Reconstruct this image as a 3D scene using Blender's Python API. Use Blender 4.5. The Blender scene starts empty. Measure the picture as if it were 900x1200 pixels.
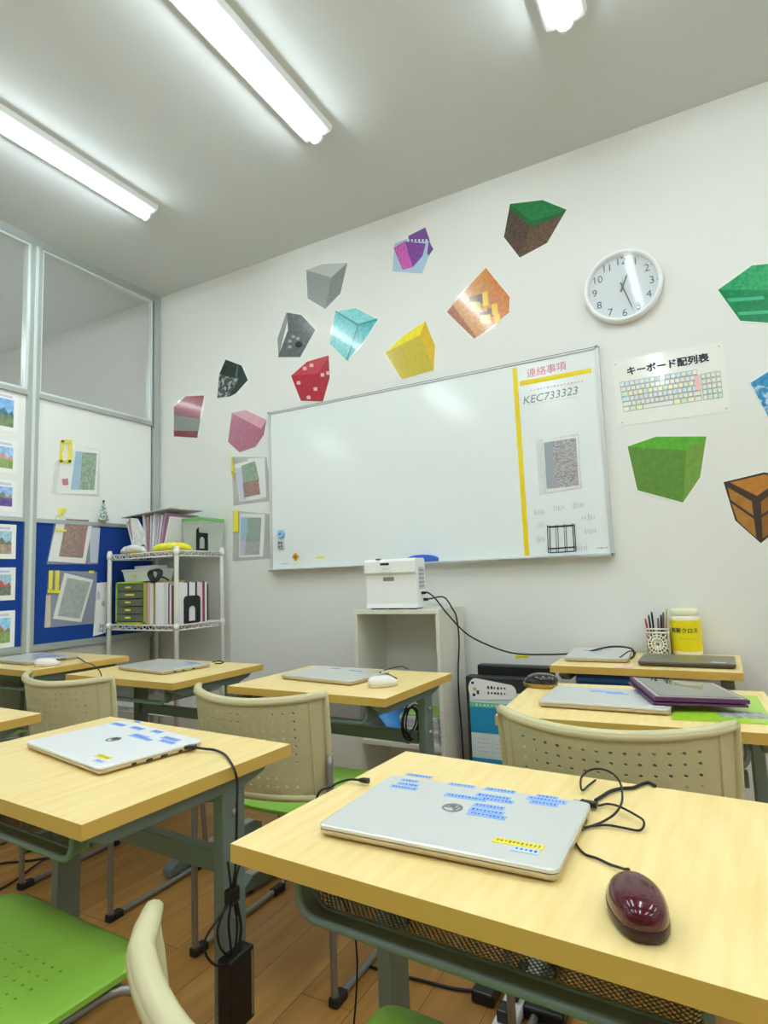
import bpy, bmesh, math, random
from mathutils import Vector, Matrix
random.seed(7)
PI = math.pi
V = Vector
S = bpy.context.scene
COL = S.collection

# ------------------------------------------------------------------ camera (measured from the room's perspective)
F, YAW, PITCH, ROLL = 701.43, -0.4929, 0.1061, -0.0371
CP = V((3.1207, -2.7021, 1.0677))
def basis():
    cy, sy, cp, sp = math.cos(YAW), math.sin(YAW), math.cos(PITCH), math.sin(PITCH)
    f = V((sy*cp, cy*cp, sp)); r = V((cy, -sy, 0)); u = r.cross(f)
    c, s = math.cos(ROLL), math.sin(ROLL)
    return c*r + s*u, -s*r + c*u, f
CR, CU, CF = basis()
def ray(px, py): return CF + CR*((px-450)/F) - CU*((py-600)/F)
def onx(px, py, x): d = ray(px, py); return CP + d*((x-CP.x)/d.x)
def ony(px, py, y): d = ray(px, py); return CP + d*((y-CP.y)/d.y)
def onz(px, py, z): d = ray(px, py); return CP + d*((z-CP.z)/d.z)
cam = bpy.data.cameras.new('camera'); co = bpy.data.objects.new('camera', cam); COL.objects.link(co)
cam.sensor_fit = 'HORIZONTAL'; cam.sensor_width = 36; cam.lens = F/900*36; cam.clip_start = .02
M = Matrix((CR, CU, -CF)).transposed().to_4x4(); M.translation = CP; co.matrix_world = M
S.camera = co

# ------------------------------------------------------------------ materials
def lin(c):
    return tuple((x/12.92 if x <= .04045 else ((x+.055)/1.055)**2.4) for x in [v/255 for v in c]) + (1,)
MATS = {}
def mat(name, rgb, rough=.5, metal=0, coat=0, bump=None, mott=None, emit=None, alpha=1, trans=0, spec=None):
    if name in MATS: return MATS[name]
    m = bpy.data.materials.new(name); m.use_nodes = True; nt = m.node_tree; b = nt.nodes['Principled BSDF']
    b.inputs['Base Color'].default_value = lin(rgb); b.inputs['Roughness'].default_value = rough
    b.inputs['Metallic'].default_value = metal; b.inputs['Coat Weight'].default_value = coat
    b.inputs['Coat Roughness'].default_value = .06
    b.inputs['Alpha'].default_value = alpha; b.inputs['Transmission Weight'].default_value = trans
    if spec is not None: b.inputs['Specular IOR Level'].default_value = spec
    if mott or bump:
        tc = nt.nodes.new('ShaderNodeTexCoord'); mp = nt.nodes.new('ShaderNodeMapping')
        nt.links.new(tc.outputs['Object'], mp.inputs[0])
    if mott:   # second colour, scale (vector), amount
        rgb2, sc, lo, hi = mott
        mp.inputs['Scale'].default_value = sc
        n = nt.nodes.new('ShaderNodeTexNoise'); n.inputs['Scale'].default_value = 1; n.inputs['Detail'].default_value = 5
        r = nt.nodes.new('ShaderNodeValToRGB'); r.color_ramp.elements[0].position = lo; r.color_ramp.elements[1].position = hi
        r.color_ramp.elements[0].color = lin(rgb); r.color_ramp.elements[1].color = lin(rgb2)
        nt.links.new(mp.outputs[0], n.inputs['Vector']); nt.links.new(n.outputs['Fac'], r.inputs[0]); nt.links.new(r.outputs[0], b.inputs['Base Color'])
    if bump:
        sc, st, di = bump
        n2 = nt.nodes.new('ShaderNodeTexNoise'); n2.inputs['Scale'].default_value = sc; n2.inputs['Detail'].default_value = 4
        bp = nt.nodes.new('ShaderNodeBump'); bp.inputs['Strength'].default_value = st; bp.inputs['Distance'].default_value = di
        nt.links.new(tc.outputs['Object'], n2.inputs['Vector']); nt.links.new(n2.outputs['Fac'], bp.inputs['Height']); nt.links.new(bp.outputs[0], b.inputs['Normal'])
    if emit:
        b.inputs['Emission Color'].default_value = lin(emit[0]); b.inputs['Emission Strength'].default_value = emit[1]
    MATS[name] = m; return m
WALL = mat('wallpaper', (233, 234, 229), .75, bump=(350, .25, .002))
CEIL = mat('ceiling_paint', (218, 223, 224), .9, bump=(500, .15, .001))
WOODTOP = mat('maple_laminate', (250, 226, 160), .38, mott=((242, 212, 138), (60, 7, 20), .38, .72))
EDGE = mat('maple_edge_band', (218, 178, 88), .45)
STEEL = mat('grey_green_steel', (124, 140, 134), .45, metal=.25)
FOOT = mat('silver_foot_top', (190, 192, 190), .35, metal=.5)
DARK = mat('black_rubber', (28, 28, 30), .6)
TUBE = mat('grey_steel_tube', (150, 150, 146), .35, metal=.6)
SHELL = mat('beige_plastic', (206, 199, 156), .42)
GREEN = mat('green_seat_plastic', (146, 198, 72), .5)
WHITE = mat('white_plastic', (240, 241, 240), .4)
WHITEMET = mat('white_painted_wire', (238, 238, 232), .35)
CREAM = mat('cream_laminate', (226, 224, 212), .5)
ALU = mat('aluminium_frame', (190, 198, 196), .35, metal=.6)
ALU2 = mat('pale_aluminium_lip', (224, 232, 230), .35, metal=.3)
BLUEFELT = mat('blue_felt', (8, 62, 148), .95, bump=(900, .4, .001))
PANEL = mat('partition_white_panel', (238, 240, 236), .5)
LOWPANEL = mat('partition_lower_panel', (205, 209, 200), .5)
BOARD = mat('whiteboard_enamel', (236, 243, 243), .14)
SILVER = mat('laptop_silver', (222, 224, 222), .3, metal=.35)
SILVER2 = mat('laptop_base_champagne', (206, 192, 170), .35, metal=.4)
GREYLAP = mat('laptop_dark_grey', (128, 128, 118), .35, metal=.5)
BLACKP = mat('black_plastic', (22, 22, 24), .3)
CABLE = mat('black_cable', (20, 19, 18), .5)
BLUETAPE = mat('blue_label_tape', (150, 188, 244), .5)
YTAPE = mat('yellow_tape', (242, 228, 70), .5)
INK = mat('dark_ink', (40, 44, 60), .6)
INKB = mat('blue_ink', (70, 96, 190), .6)
PINKINK = mat('pink_marker', (226, 120, 150), .6)
PAPER = mat('paper', (246, 246, 244), .6)
LAMIN = mat('laminated_paper_margin', (244, 246, 240), .12, coat=.6)
LOGO = mat('logo_grey', (140, 142, 144), .3, metal=.5)
def frost():
    m = bpy.data.materials.new('clear_plastic_sleeve'); m.use_nodes = True; nt = m.node_tree; b = nt.nodes['Principled BSDF']
    b.inputs['Base Color'].default_value = lin((238, 242, 240)); b.inputs['Roughness'].default_value = .2; b.inputs['Alpha'].default_value = .12
    return m
FROST = frost()
BOXCLR = mat('translucent_box_plastic', (232, 240, 232), .3, alpha=.55)
def glass():
    m = bpy.data.materials.new('clear_glass'); m.use_nodes = True; nt = m.node_tree; b = nt.nodes['Principled BSDF']
    b.inputs['Base Color'].default_value = lin((225, 232, 230)); b.inputs['Roughness'].default_value = .02; b.inputs['Alpha'].default_value = .12
    return m
GLASS = glass()
def floor_mat():
    m = bpy.data.materials.new('brown_wood_vinyl'); m.use_nodes = True; nt = m.node_tree; b = nt.nodes['Principled BSDF']
    tc = nt.nodes.new('ShaderNodeTexCoord'); mp = nt.nodes.new('ShaderNodeMapping'); mp.inputs['Rotation'].default_value = (0, 0, PI/2)
    br = nt.nodes.new('ShaderNodeTexBrick'); br.inputs['Scale'].default_value = 1; br.inputs['Brick Width'].default_value = .9; br.inputs['Row Height'].default_value = .15
    br.inputs['Mortar Size'].default_value = .0012; br.inputs['Color1'].default_value = lin((196, 146, 78)); br.inputs['Color2'].default_value = lin((180, 130, 64)); br.inputs['Mortar'].default_value = lin((112, 72, 36))
    mp2 = nt.nodes.new('ShaderNodeMapping'); mp2.inputs['Scale'].default_value = (30, 3, 1)
    n = nt.nodes.new('ShaderNodeTexNoise'); n.inputs['Scale'].default_value = 1; n.inputs['Detail'].default_value = 6
    mx = nt.nodes.new('ShaderNodeMix'); mx.data_type = 'RGBA'; mx.blend_type = 'MULTIPLY'; mx.inputs[0].default_value = .7
    rp = nt.nodes.new('ShaderNodeValToRGB'); rp.color_ramp.elements[0].position = .3; rp.color_ramp.elements[0].color = (.62, .55, .48, 1); rp.color_ramp.elements[1].position = .7; rp.color_ramp.elements[1].color = (1, 1, 1, 1)
    L = nt.links.new
    L(tc.outputs['Object'], mp.inputs[0]); L(mp.outputs[0], br.inputs[0]); L(tc.outputs['Object'], mp2.inputs[0]); L(mp2.outputs[0], n.inputs['Vector'])
    L(n.outputs['Fac'], rp.inputs[0]); L(br.outputs[0], mx.inputs[6]); L(rp.outputs[0], mx.inputs[7]); L(mx.outputs[2], b.inputs['Base Color'])
    b.inputs['Roughness'].default_value = .38
    return m
FLOOR = floor_mat()
def mesh_mat():   # perforated steel: real openings at a scale below modelling, cut by a procedural dot mask
    m = bpy.data.materials.new('perforated_steel'); m.use_nodes = True; nt = m.node_tree; b = nt.nodes['Principled BSDF']
    b.inputs['Base Color'].default_value = lin((112, 126, 120)); b.inputs['Metallic'].default_value = .3; b.inputs['Roughness'].default_value = .45
    tc = nt.nodes.new('ShaderNodeTexCoord'); mp = nt.nodes.new('ShaderNodeMapping'); mp.inputs['Scale'].default_value = (180, 180, 180); mp.inputs['Rotation'].default_value = (0, 0, PI/4)
    vo = nt.nodes.new('ShaderNodeTexVoronoi'); vo.inputs['Scale'].default_value = 1; vo.inputs['Randomness'].default_value = 0; vo.voronoi_dimensions = '2D'
    gt = nt.nodes.new('ShaderNodeMath'); gt.operation = 'GREATER_THAN'; gt.inputs[1].default_value = .36
    nt.links.new(tc.outputs['Object'], mp.inputs[0]); nt.links.new(mp.outputs[0], vo.inputs[0]); nt.links.new(vo.outputs['Distance'], gt.inputs[0]); nt.links.new(gt.outputs[0], b.inputs['Alpha'])
    return m
PERF = mesh_mat()

# ------------------------------------------------------------------ mesh builder
class MB:
    def __init__(s): s.bm = bmesh.new(); s.mats = []
    def mi(s, m):
        if m not in s.mats: s.mats.append(m)
        return s.mats.index(m)
    def face(s, vs, m, smooth=False):
        try: f = s.bm.faces.new(vs)
        except ValueError: return None
        f.material_index = s.mi(m); f.smooth = smooth; return f
    def vert(s, p): return s.bm.verts.new(p)
    def box(s, a, b, m, mt=None, M=None, bev=0, top=None):
        a, b = V(a), V(b); i = s.mi(m)
        r = bmesh.ops.create_cube(s.bm, size=1)
        T = Matrix.Translation((a+b)/2) @ Matrix.Diagonal((abs(b.x-a.x), abs(b.y-a.y), abs(b.z-a.z), 1))
        if M is not None: T = M @ T
        bmesh.ops.transform(s.bm, matrix=T, verts=r['verts'])
        fs = {f for v in r['verts'] for f in v.link_faces}
        for f in fs: f.material_index = i
        if top is not None:
            k = s.mi(top)
            for f in fs:
                f.normal_update()
                if f.normal.z > .9: f.material_index = k
        if bev:
            es = list({e for v in r['verts'] for e in v.link_edges})
            bmesh.ops.bevel(s.bm, geom=es, offset=bev, segments=2, affect='EDGES', profile=.5)
        return s
    def tube(s, pts, r, m, n=8, closed=False, caps=True, flat=1):
        pts = [V(p) for p in pts]; N = len(pts); i = s.mi(m); rings = []
        rr = r if isinstance(r, (list, tuple)) else [r]*N
        up = None
        for k in range(N):
            if closed: t = pts[(k+1) % N]-pts[k-1]
            else: t = pts[min(k+1, N-1)]-pts[max(k-1, 0)]
            t = t.normalized() if t.length > 1e-9 else V((0, 0, 1))
            if up is None:
                up = t.orthogonal().normalized()
                if abs(t.z) < .9: up = (V((0, 0, 1))-t*t.z).normalized()
            up = (up-t*up.dot(t))
            up = up.normalized() if up.length > 1e-6 else t.orthogonal().normalized()
            sd = t.cross(up)
            rings.append([s.vert(pts[k]+(up*math.cos(2*PI*j/n)*flat+sd*math.sin(2*PI*j/n))*rr[k]) for j in range(n)])
        for k in range(N if closed else N-1):
            A, B = rings[k], rings[(k+1) % N]
            for j in range(n): s.face([A[j], A[(j+1) % n], B[(j+1) % n], B[j]], m, True)
        if caps and not closed:
            s.face(rings[0][::-1], m); s.face(rings[-1], m)
        return s
    def prism(s, poly, o, u, v, d, m, side=None):
        """polygon (list of 2-D) in plane o+u*x+v*y, extruded along d"""
        o, u, v, d = V(o), V(u), V(v), V(d)
        A = [s.vert(o+u*x+v*y) for x, y in poly]; B = [s.vert(o+u*x+v*y+d) for x, y in poly]
        n = len(A); s.face(A[::-1], m); s.face(B, m)
        for k in range(n): s.face([A[k], A[(k+1) % n], B[(k+1) % n], B[k]], side or m)
        return s
    def poly3(s, pts, d, m, side=None):
        d = V(d); A = [s.vert(V(p)) for p in pts]; B = [s.vert(V(p)+d) for p in pts]; n = len(A)
        s.face(A[::-1], m); s.face(B, m)
        for k in range(n): s.face([A[k], A[(k+1) % n], B[(k+1) % n], B[k]], side or m)
        return s
    def lathe(s, prof, m, c=(0, 0, 0), n=24, M=None, smooth=True, sx=1, sy=1):
        c = V(c); R = []
        for r, z in prof:
            R.append([s.vert((M @ V((r*sx*math.cos(2*PI*j/n), r*sy*math.sin(2*PI*j/n), z)) if M else V((r*sx*math.cos(2*PI*j/n), r*sy*math.sin(2*PI*j/n), z)))+c) for j in range(n)])
        for k in range(len(R)-1):
            for j in range(n): s.face([R[k][j], R[k][(j+1) % n], R[k+1][(j+1) % n], R[k+1][j]], m, smooth)
        s.face(R[0][::-1], m); s.face(R[-1], m)
        return s
    def build(s, name, parent=None, loc=None, rot=None, fixn=True):
        if fixn: bmesh.ops.recalc_face_normals(s.bm, faces=s.bm.faces)
        me = bpy.data.meshes.new(name); s.bm.to_mesh(me); s.bm.free()
        for m in s.mats: me.materials.append(m)
        o = bpy.data.objects.new(name, me); COL.objects.link(o)
        if parent: o.parent = parent
        if loc is not None: o.location = loc
        if rot is not None: o.rotation_euler = rot
        return o
def tag(o, label=None, cat=None, group=None, kind=None):
    if label: o['label'] = label
    if cat: o['category'] = cat
    if group: o['group'] = group
    if kind: o['kind'] = kind
    return o
def empty(name, loc, rz=0, label=None, cat=None, group=None):
    o = bpy.data.objects.new(name, None); COL.objects.link(o); o.location = loc; o.rotation_euler = (0, 0, rz); o.empty_display_size = .05
    return tag(o, label, cat, group)
def struct(o): o['kind'] = 'structure'; return o
def copy_tree(o, parent=None):
    c = o.copy(); COL.objects.link(c); c.parent = parent
    for ch in list(o.children): copy_tree(ch, c)
    return c
def smooth_path(P, k=6):
    P = [V(p) for p in P]; out = []
    Q = [P[0]*2-P[1]] + P + [P[-1]*2-P[-2]]
    for i in range(1, len(Q)-2):
        for j in range(k):
            t = j/k; a, b, c, d = Q[i-1], Q[i], Q[i+1], Q[i+2]
            out.append(.5*((2*b)+(c-a)*t+(2*a-5*b+4*c-d)*t*t+(3*b-a-3*c+d)*t**3))
    out.append(P[-1]); return out
def text(name, body, m, o, u, v, size, parent=None, depth=.0006, align='CENTER', bold=0, shear=0):
    cu = bpy.data.curves.new(name, 'FONT'); cu.body = body; cu.size = size; cu.align_x = align; cu.align_y = 'CENTER'; cu.extrude = depth; cu.offset = bold; cu.shear = shear
    cu.resolution_u = 3
    t = bpy.data.objects.new(name, cu); COL.objects.link(t)
    dg = bpy.context.evaluated_depsgraph_get(); me = bpy.data.meshes.new_from_object(t.evaluated_get(dg))
    bpy.data.objects.remove(t); me.materials.clear(); me.materials.append(m)
    u, v = V(u).normalized(), V(v).normalized(); w = u.cross(v)
    MM = Matrix((u, v, w)).transposed().to_4x4(); MM.translation = V(o)
    me.transform(MM)
    ob = bpy.data.objects.new(name, me); COL.objects.link(ob)
    if parent: ob.parent = parent
    return ob
def hull(pts):
    pts = sorted(set((round(x, 5), round(y, 5)) for x, y in pts))
    def half(P):
        h = []
        for p in P:
            while len(h) > 1 and (h[-1][0]-h[-2][0])*(p[1]-h[-2][1])-(h[-1][1]-h[-2][1])*(p[0]-h[-2][0]) <= 0: h.pop()
            h.append(p)
        return h
    a, b = half(pts), half(pts[::-1]); return a[:-1]+b[:-1]

# ------------------------------------------------------------------ room shell
H = 2.98
def slab(name, a, b, m): return struct(MB().box(a, b, m).build(name))
slab('floor', (-3.2, -6.2, -.1), (5.7, .1, 0), FLOOR)
slab('ceiling', (-3.2, -6.2, H), (5.7, .1, H+.1), CEIL)
slab('wall_back', (-3.2, 0, 0), (5.7, .1, H), WALL)
slab('wall_right', (5.6, -6.2, 0), (5.7, 0, H), WALL)
slab('wall_front', (-3.2, -6.2, 0), (5.6, -6.1, H), WALL)
slab('wall_left', (-3.2, -6.1, 0), (-3.1, 0, H), WALL)
struct(MB().box((.03, -.012, 0), (5.6, 0, .07), mat('vinyl_baseboard', (92, 84, 70), .6), bev=.003).build('baseboard_back'))

# partition: aluminium posts and rails, glazed above, white panels and blue felt boards below
def partition():
    b = MB()
    posts = [-.03, -.842, -1.66, -2.48, -3.3, -4.12, -4.94, -5.76]
    for k, y in enumerate(posts):
        w = .022 if k == 0 else .03
        b.box((-.031, y-w, 0), (.031, y+w, H), ALU)
        if k: b.box((-.034, y-.008, 0), (.034, y+.008, H-.05), ALU2)
    b.box((-.03, -6.1, H-.045), (.03, 0, H), ALU)
    b.box((-.03, -6.1, 0), (.03, 0, .06), ALU)
    struct(b.build('trim_1'))
    for k in range(7):
        y0, y1 = posts[k]-.03, posts[k+1]+.03
        bb = MB(); bb.box((-.02, y1, .06), (.008, y0, .75), LOWPANEL); bb.box((-.02, y1, .75), (.008, y0, 2.09), PANEL)
        bb.box((-.024, y1, 2.09), (.024, y0, 2.115), ALU)
        struct(bb.build('wall_partition'))
        g = empty('window_%d' % (k+1), (0, (y0+y1)/2, 2.11)); struct(g)
        f = MB(); z0, z1 = 2.115, H-.045
        for a, c in (((-.02, y0-.014, z0), (.02, y0, z1)), ((-.02, y1, z0), (.02, y1+.014, z1)), ((-.02, y1+.014, z0), (.02, y0-.014, z0+.012)), ((-.02, y1+.014, z1-.012), (.02, y0-.014, z1))):
            f.box(V(a)-g.location, V(c)-g.location, ALU2)
        f.build('window_frame', g)
        MB().box(V((-.003, y1+.014, z0+.012))-g.location, V((.003, y0-.014, z1-.012))-g.location, GLASS).build('pane', g)
        if k < 2:
            q = empty('pin_board', (.008, (y0+y1)/2, .74), 0, ['blue felt pin board behind the white wire rack in the room corner', 'blue felt pin board left of the aluminium post with a column of landscape prints'][k], 'pin board')
            L = q.location
            MB().box(V((.008, y1, .78))-L, V((.018, y0, 1.415))-L, BLUEFELT).build('felt', q)
            for za, zb in ((1.415, 1.437), (.745, .78)):
                fr = MB(); fr.box(V((.008, y1, za))-L, V((.026, y0, zb))-L, ALU); fr.build('frame_rail', q)
partition()

# ceiling lamps
LED = mat('led_diffuser', (255, 255, 255), .5, emit=((238, 251, 255), 24))
LAMPBODY = mat('lamp_housing_white', (225, 228, 228), .4)
def lamp(x, y1, ln=1.25):
    r = empty('ceiling_lamp', (x, y1-ln/2, H))
    b = MB(); h = ln/2
    b.prism([(-.075, 0), (-.065, -.022), (-.03, -.03), (.03, -.03), (.065, -.022), (.075, 0)], (0, -h, 0), (1, 0, 0), (0, 0, 1), (0, ln, 0), LAMPBODY)
    b.build('lamp_housing', r)
    t = MB(); n = 8
    pr = [(.025*math.cos(PI+PI*k/n), -.031+.026*math.sin(PI+PI*k/n)) for k in range(n+1)]
    t.prism(pr, (0, -h+.012, 0), (1, 0, 0), (0, 0, 1), (0, ln-.024, 0), LED)
    t.build('light_tube', r)
    pe = [(.028*math.cos(PI+PI*k/n), -.03+.03*math.sin(PI+PI*k/n)) for k in range(n+1)]
    for ye in (h-.013, -h):
        e = MB(); e.prism(pe, (0, ye, 0), (1, 0, 0), (0, 0, 1), (0, .012, 0), LAMPBODY); e.build('end_cap', r)
    return r
vis = {(0, 0): 'long white fluorescent ceiling lamp nearest the glazed partition', (1, 0): 'long white fluorescent ceiling lamp in the middle, at top centre of the photo', (2, 0): 'white fluorescent ceiling lamp whose end shows above the green and brown block cutout'}
for i, x in enumerate((.735, 1.79, 2.835, 3.88, 4.92)):
    for j, y in enumerate((-.70, -2.75)):
        o = lamp(x, y)
        tag(o, vis.get((i, j), 'white fluorescent ceiling lamp outside the photo'), 'ceiling lamp', 'ceiling lamps')
for j, (x, y) in enumerate(((-1.6, -1.2), (-1.6, -3.8))):
    tag(lamp(x, y), 'white fluorescent ceiling lamp in the next room behind the partition', 'ceiling lamp', 'lamps of the next room')

# ------------------------------------------------------------------ desks
def desk_base(x, y, rz, W, D, z, label, left_col=True, shelf=True):
    r = empty('classroom_desk', (x, y, 0), math.radians(rz), label, 'desk', 'classroom desks')
    T = .025; w, d = W/2, D/2
    b = MB(); b.box((-w, -d, z-T), (w, d, z), EDGE, top=WOODTOP, bev=0)
    b.build('desktop', r)
    cy = .10
    for sx in (-1, 1):
        c = MB(); xx = sx*(w-.043)
        c.box((xx-.015, cy-.030, .05), (xx+.015, cy+.030, z-T-.03), STEEL, bev=.003)
        for zz in (.40, .52, z-.1):
            c.lathe([(.007, 0), (.007, .004), (.003, .006)], FOOT, c=(xx+sx*.015, cy, zz), n=8, M=Matrix.Rotation(sx*PI/2, 4, 'Y'))
        c.build('leg', r)
        c = MB()   # tapered bracket under the top
        c.prism([(-d+.02, z-T), (d-.04, z-T), (d-.06, z-T-.018), (cy+.03, z-T-.032), (-d+.06, z-T-.032), (-d+.02, z-T-.012)], (xx-.016, 0, 0), (0, 1, 0), (0, 0, 1), (.032, 0, 0), STEEL)
        c.build('bracket', r)
        c = MB()
        c.prism([(-d+.01, .012), (-d+.01, .035), (-d+.05, .055), (d-.04, .055), (d, .035), (d, .012)], (xx-.022, 0, 0), (0, 1, 0), (0, 0, 1), (.044, 0, 0), STEEL)
        c.box((xx-.018, -d+.05, .0545), (xx+.018, d-.04, .058), FOOT)
        for yy in (-d+.05, d-.04): c.lathe([(.014, 0), (.016, .004), (.010, .014)], DARK, c=(xx, yy, 0), n=12)
        c.build('foot', r)
    c = MB(); c.box((-w+.07, cy-.015, .478), (w-.07, cy+.015, .518), STEEL, bev=.002); c.build('crossbeam', r)
    if shelf:   # perforated tray with a rounded front rim
        x0, x1, yf, yb, zt, zb, R = -w+.09, w-.09, -d+.04, -d+.33, z-T-.002, z-.090, .03
        rim = [(x0, zt)] + [(x0+R-R*math.cos(a), zb+R-R*math.sin(a)) for a in [PI/2*k/6 for k in range(7)]]
        rim += [(-x, q) for x, q in rim[::-1]]
        c = MB()
        pa = [V((x, yf, q)) for x, q in rim]
        c.tube(pa, .006, STEEL, n=8)
        c.tube([V((x, yf+.03, q+.0)) for x, q in rim], .0035, STEEL, n=6)
        A = [c.vert((x, yf, q)) for x, q in rim]; Bv = [c.vert((x, yf+.03, q)) for x, q in rim]
        for k in range(len(rim)-1): c.face([A[k], A[k+1], Bv[k+1], Bv[k]], STEEL, True)
        c.build('shelf_rim', r)
        c = MB()
        A = [c.vert((x, yf+.03, q)) for x, q in rim]; Bv = [c.vert((x, yb, q)) for x, q in rim]
        for k in range(len(rim)-1): c.face([A[k], A[k+1], Bv[k+1], Bv[k]], PERF, True)
        c.build('perforated_shelf', r)
    return r
desk_base(2.850, -1.809, -4, .68, .49, .7, 'nearest maple-topped desk at lower right, under the silver laptop and dark red mouse')
desk_base(1.911, -1.808, -3.7, .67, .49, .7, 'maple-topped desk at lower left, under the white laptop with an oval logo ring')
desk_base(1.915, -.827, -2, .65, .49, .7, 'maple-topped desk in front of the narrow bookcase, under a laptop and white mouse')
desk_base(1.012, -.827, -2, .67, .49, .7, 'maple-topped desk in front of the white wire rack')
desk_base(.335, -.935, -3, .58, .47, .73, 'maple-topped desk farthest left against the partition, with a white mouse')
desk_base(1.002, -1.82, -2, .67, .49, .7, 'maple-topped desk cut off by the left edge of the photo, bare corner showing')
desk_base(2.915, -.915, 3, .65, .49, .7, 'maple-topped desk at right, under the lime green booklet and purple tablet case')
desk_base(2.885, -.25, -1, .61, .42, .72, 'small maple-topped desk against the wall, under the yellow wipes tub', shelf=False)

# ------------------------------------------------------------------ chairs
def perf_grid(b, fx, nu, nv, holes, m, r=.22, th=1):
    """surface fx(u,v,off) on an nu x nv grid of cells, with an octagonal hole in cells where holes(i,j)"""
    cache = {}
    def P(i, j, off):
        k = (round(i, 4), round(j, 4), off)
        if k not in cache: cache[k] = b.vert(fx(i/nu, j/nv, off))
        return cache[k]
    for i in range(nu):
        for j in range(nv):
            for off in (0, 1):
                O = [P(i, j, off), P(i+.5, j, off), P(i+1, j, off), P(i+1, j+.5, off), P(i+1, j+1, off), P(i+.5, j+1, off), P(i, j+1, off), P(i, j+.5, off)]
                if holes(i, j):
                    C = []
                    for k in range(8):
                        a = -3*PI/4+k*PI/4
                        C.append(P(i+.5+r*math.cos(a), j+.5+r*math.sin(a), off))
                    for k in range(8):
                        f = [O[k], O[(k+1) % 8], C[(k+1) % 8], C[k]]; b.face(f if off else f[::-1], m, True)
                else:
                    b.face(O if off else O[::-1], m, True)
            if holes(i, j):
                for k in range(8):
                    a0 = -3*PI/4+k*PI/4; a1 = a0+PI/4
                    q = [b.vert(fx((i+.5+r*math.cos(a))/nu, (j+.5+r*math.sin(a))/nv, o)) for a, o in ((a0, 0), (a1, 0), (a1, 1), (a0, 1))]
                    b.face(q, m)
    for i in range(nu):
        for j in (0, nv):
            for h in (0, .5): b.face([P(i+h, j, 0), P(i+h+.5, j, 0), P(i+h+.5, j, 1), P(i+h, j, 1)], m)
    for j in range(nv):
        for i in (0, nu):
            for h in (0, .5): b.face([P(i, j+h, 0), P(i, j+h+.5, 0), P(i, j+h+.5, 1), P(i, j+h, 1)], m)
def make_chair():
    r = empty('stacking_chair', (0, 0, 0))
    # local: +y faces the wall; rear feet at y=-.21
    hw, z0, z1 = .230, .500, .744
    def back(u, v, off=0, grow=0):
        x = (2*u-1); zz = z0+(z1-z0)*v
        wd = hw*(.965+.035*v)
        y = -.205-.085*(1-abs(x)**2.2)-.03*v+.012
        if abs(x) > .84: y += (abs(x)-.84)*.10
        # the top and bottom edges sag a little in the middle
        zz += (v-.5)*0.014*(abs(x)**2)*2*(1 if v > .5 else .6)
        n = V((x*.5, 1, 0)).normalized()
        return V((x*wd, y, zz))+n*(off*.005)
    b = MB()
    NU, NV = 18, 12
    def hol(i, j):
        return 2 <= i <= NU-3 and (j >= 4 and j <= NV-2 or j in (1, 2)) 
    perf_grid(b, lambda u, v, o: back(u, v, o), NU, NV, hol, SHELL, r=.165)
    per = [back(k/24, 1) for k in range(25)] + [back(1, 1-k/8) for k in range(1, 9)] + [back(1-k/24, 0) for k in range(1, 25)] + [back(0, k/8) for k in range(1, 8)]
    per = [q+V((0, .002, 0)) for q in per]
    b.tube(per, .0095, SHELL, n=10, closed=True, flat=1)
    topr = [back(k/24, 1)+V((0, .006, .004)) for k in range(25)]
    b.tube(topr, [.009]+[.0115]*23+[.009], SHELL, n=10, flat=.8)
    for s in (.06, .94):   # inner crease ribs
        b.tube([back(s, k/8)+V((0, -.0005, 0)) for k in range(9)], .0032, SHELL, n=6)
    b.build('backrest', r)
    # seat
    sw, yb, yf = .225, -.195, .235
    def rnd(x, y, R=.16):
        cx, cy = 1-R, 1-R
        if abs(x) > cx and abs(y) > cy:
            dx, dy = abs(x)-cx, abs(y)-cy; m_ = max(dx, dy); L_ = math.hypot(dx, dy)
            if L_ > 0: dx, dy = dx*m_/L_, dy*m_/L_
            x, y = math.copysign(cx+dx, x), math.copysign(cy+dy, y)
        return x, y
    def seat(u, v, off):
        x, y = rnd(2*u-1, 2*v-1)
        z = .437-.012*(1-x*x)*(1-max(0, y)**2*.6)-.05*max(0, y-.72)**1.5*3
        return V((x*sw*(1-.03*max(0, -y)), yb+(yf-yb)*(y+1)/2, z+off*.009))
    b = MB()
    perf_grid(b, seat, 18, 18, lambda i, j: 4 <= i <= 13 and 3 <= j <= 12, GREEN, r=.12)
    b.build('seat', r)
    for sx in (-1, 1):   # sled loop, one per side
        x = sx*.24
        P = [(x-sx*.012, -.19, .60), (x-sx*.004, -.203, .50), (x, -.212, .40), (x, -.212, .06), (x, -.205, .022), (x, -.18, .012), (x, .16, .012), (x, .195, .022), (x, .205, .06), (x, .17, .395), (x-sx*.01, .15, .418), (x-sx*.03, .10, .423), (x-sx*.035, -.12, .421), (x-sx*.02, -.185, .424), (x, -.212, .43)]
        b = MB(); b.tube(smooth_path(P[:10], 4), .0095, TUBE, n=8); b.tube(smooth_path(P[9:], 4), .0085, TUBE, n=8); b.build('side_frame', r)
        for yy in (-.20, .16):
            b = MB(); b.box((x-.014, yy-.022, 0), (x+.014, yy+.03, .022), DARK, bev=.004); b.build('foot_pad', r)
    for yy in (-.11, .10):
        b = MB(); b.tube([(-.21, yy, .422), (.21, yy, .422)], .008, TUBE, n=8); b.build('crossbar', r)
    return r
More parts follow.
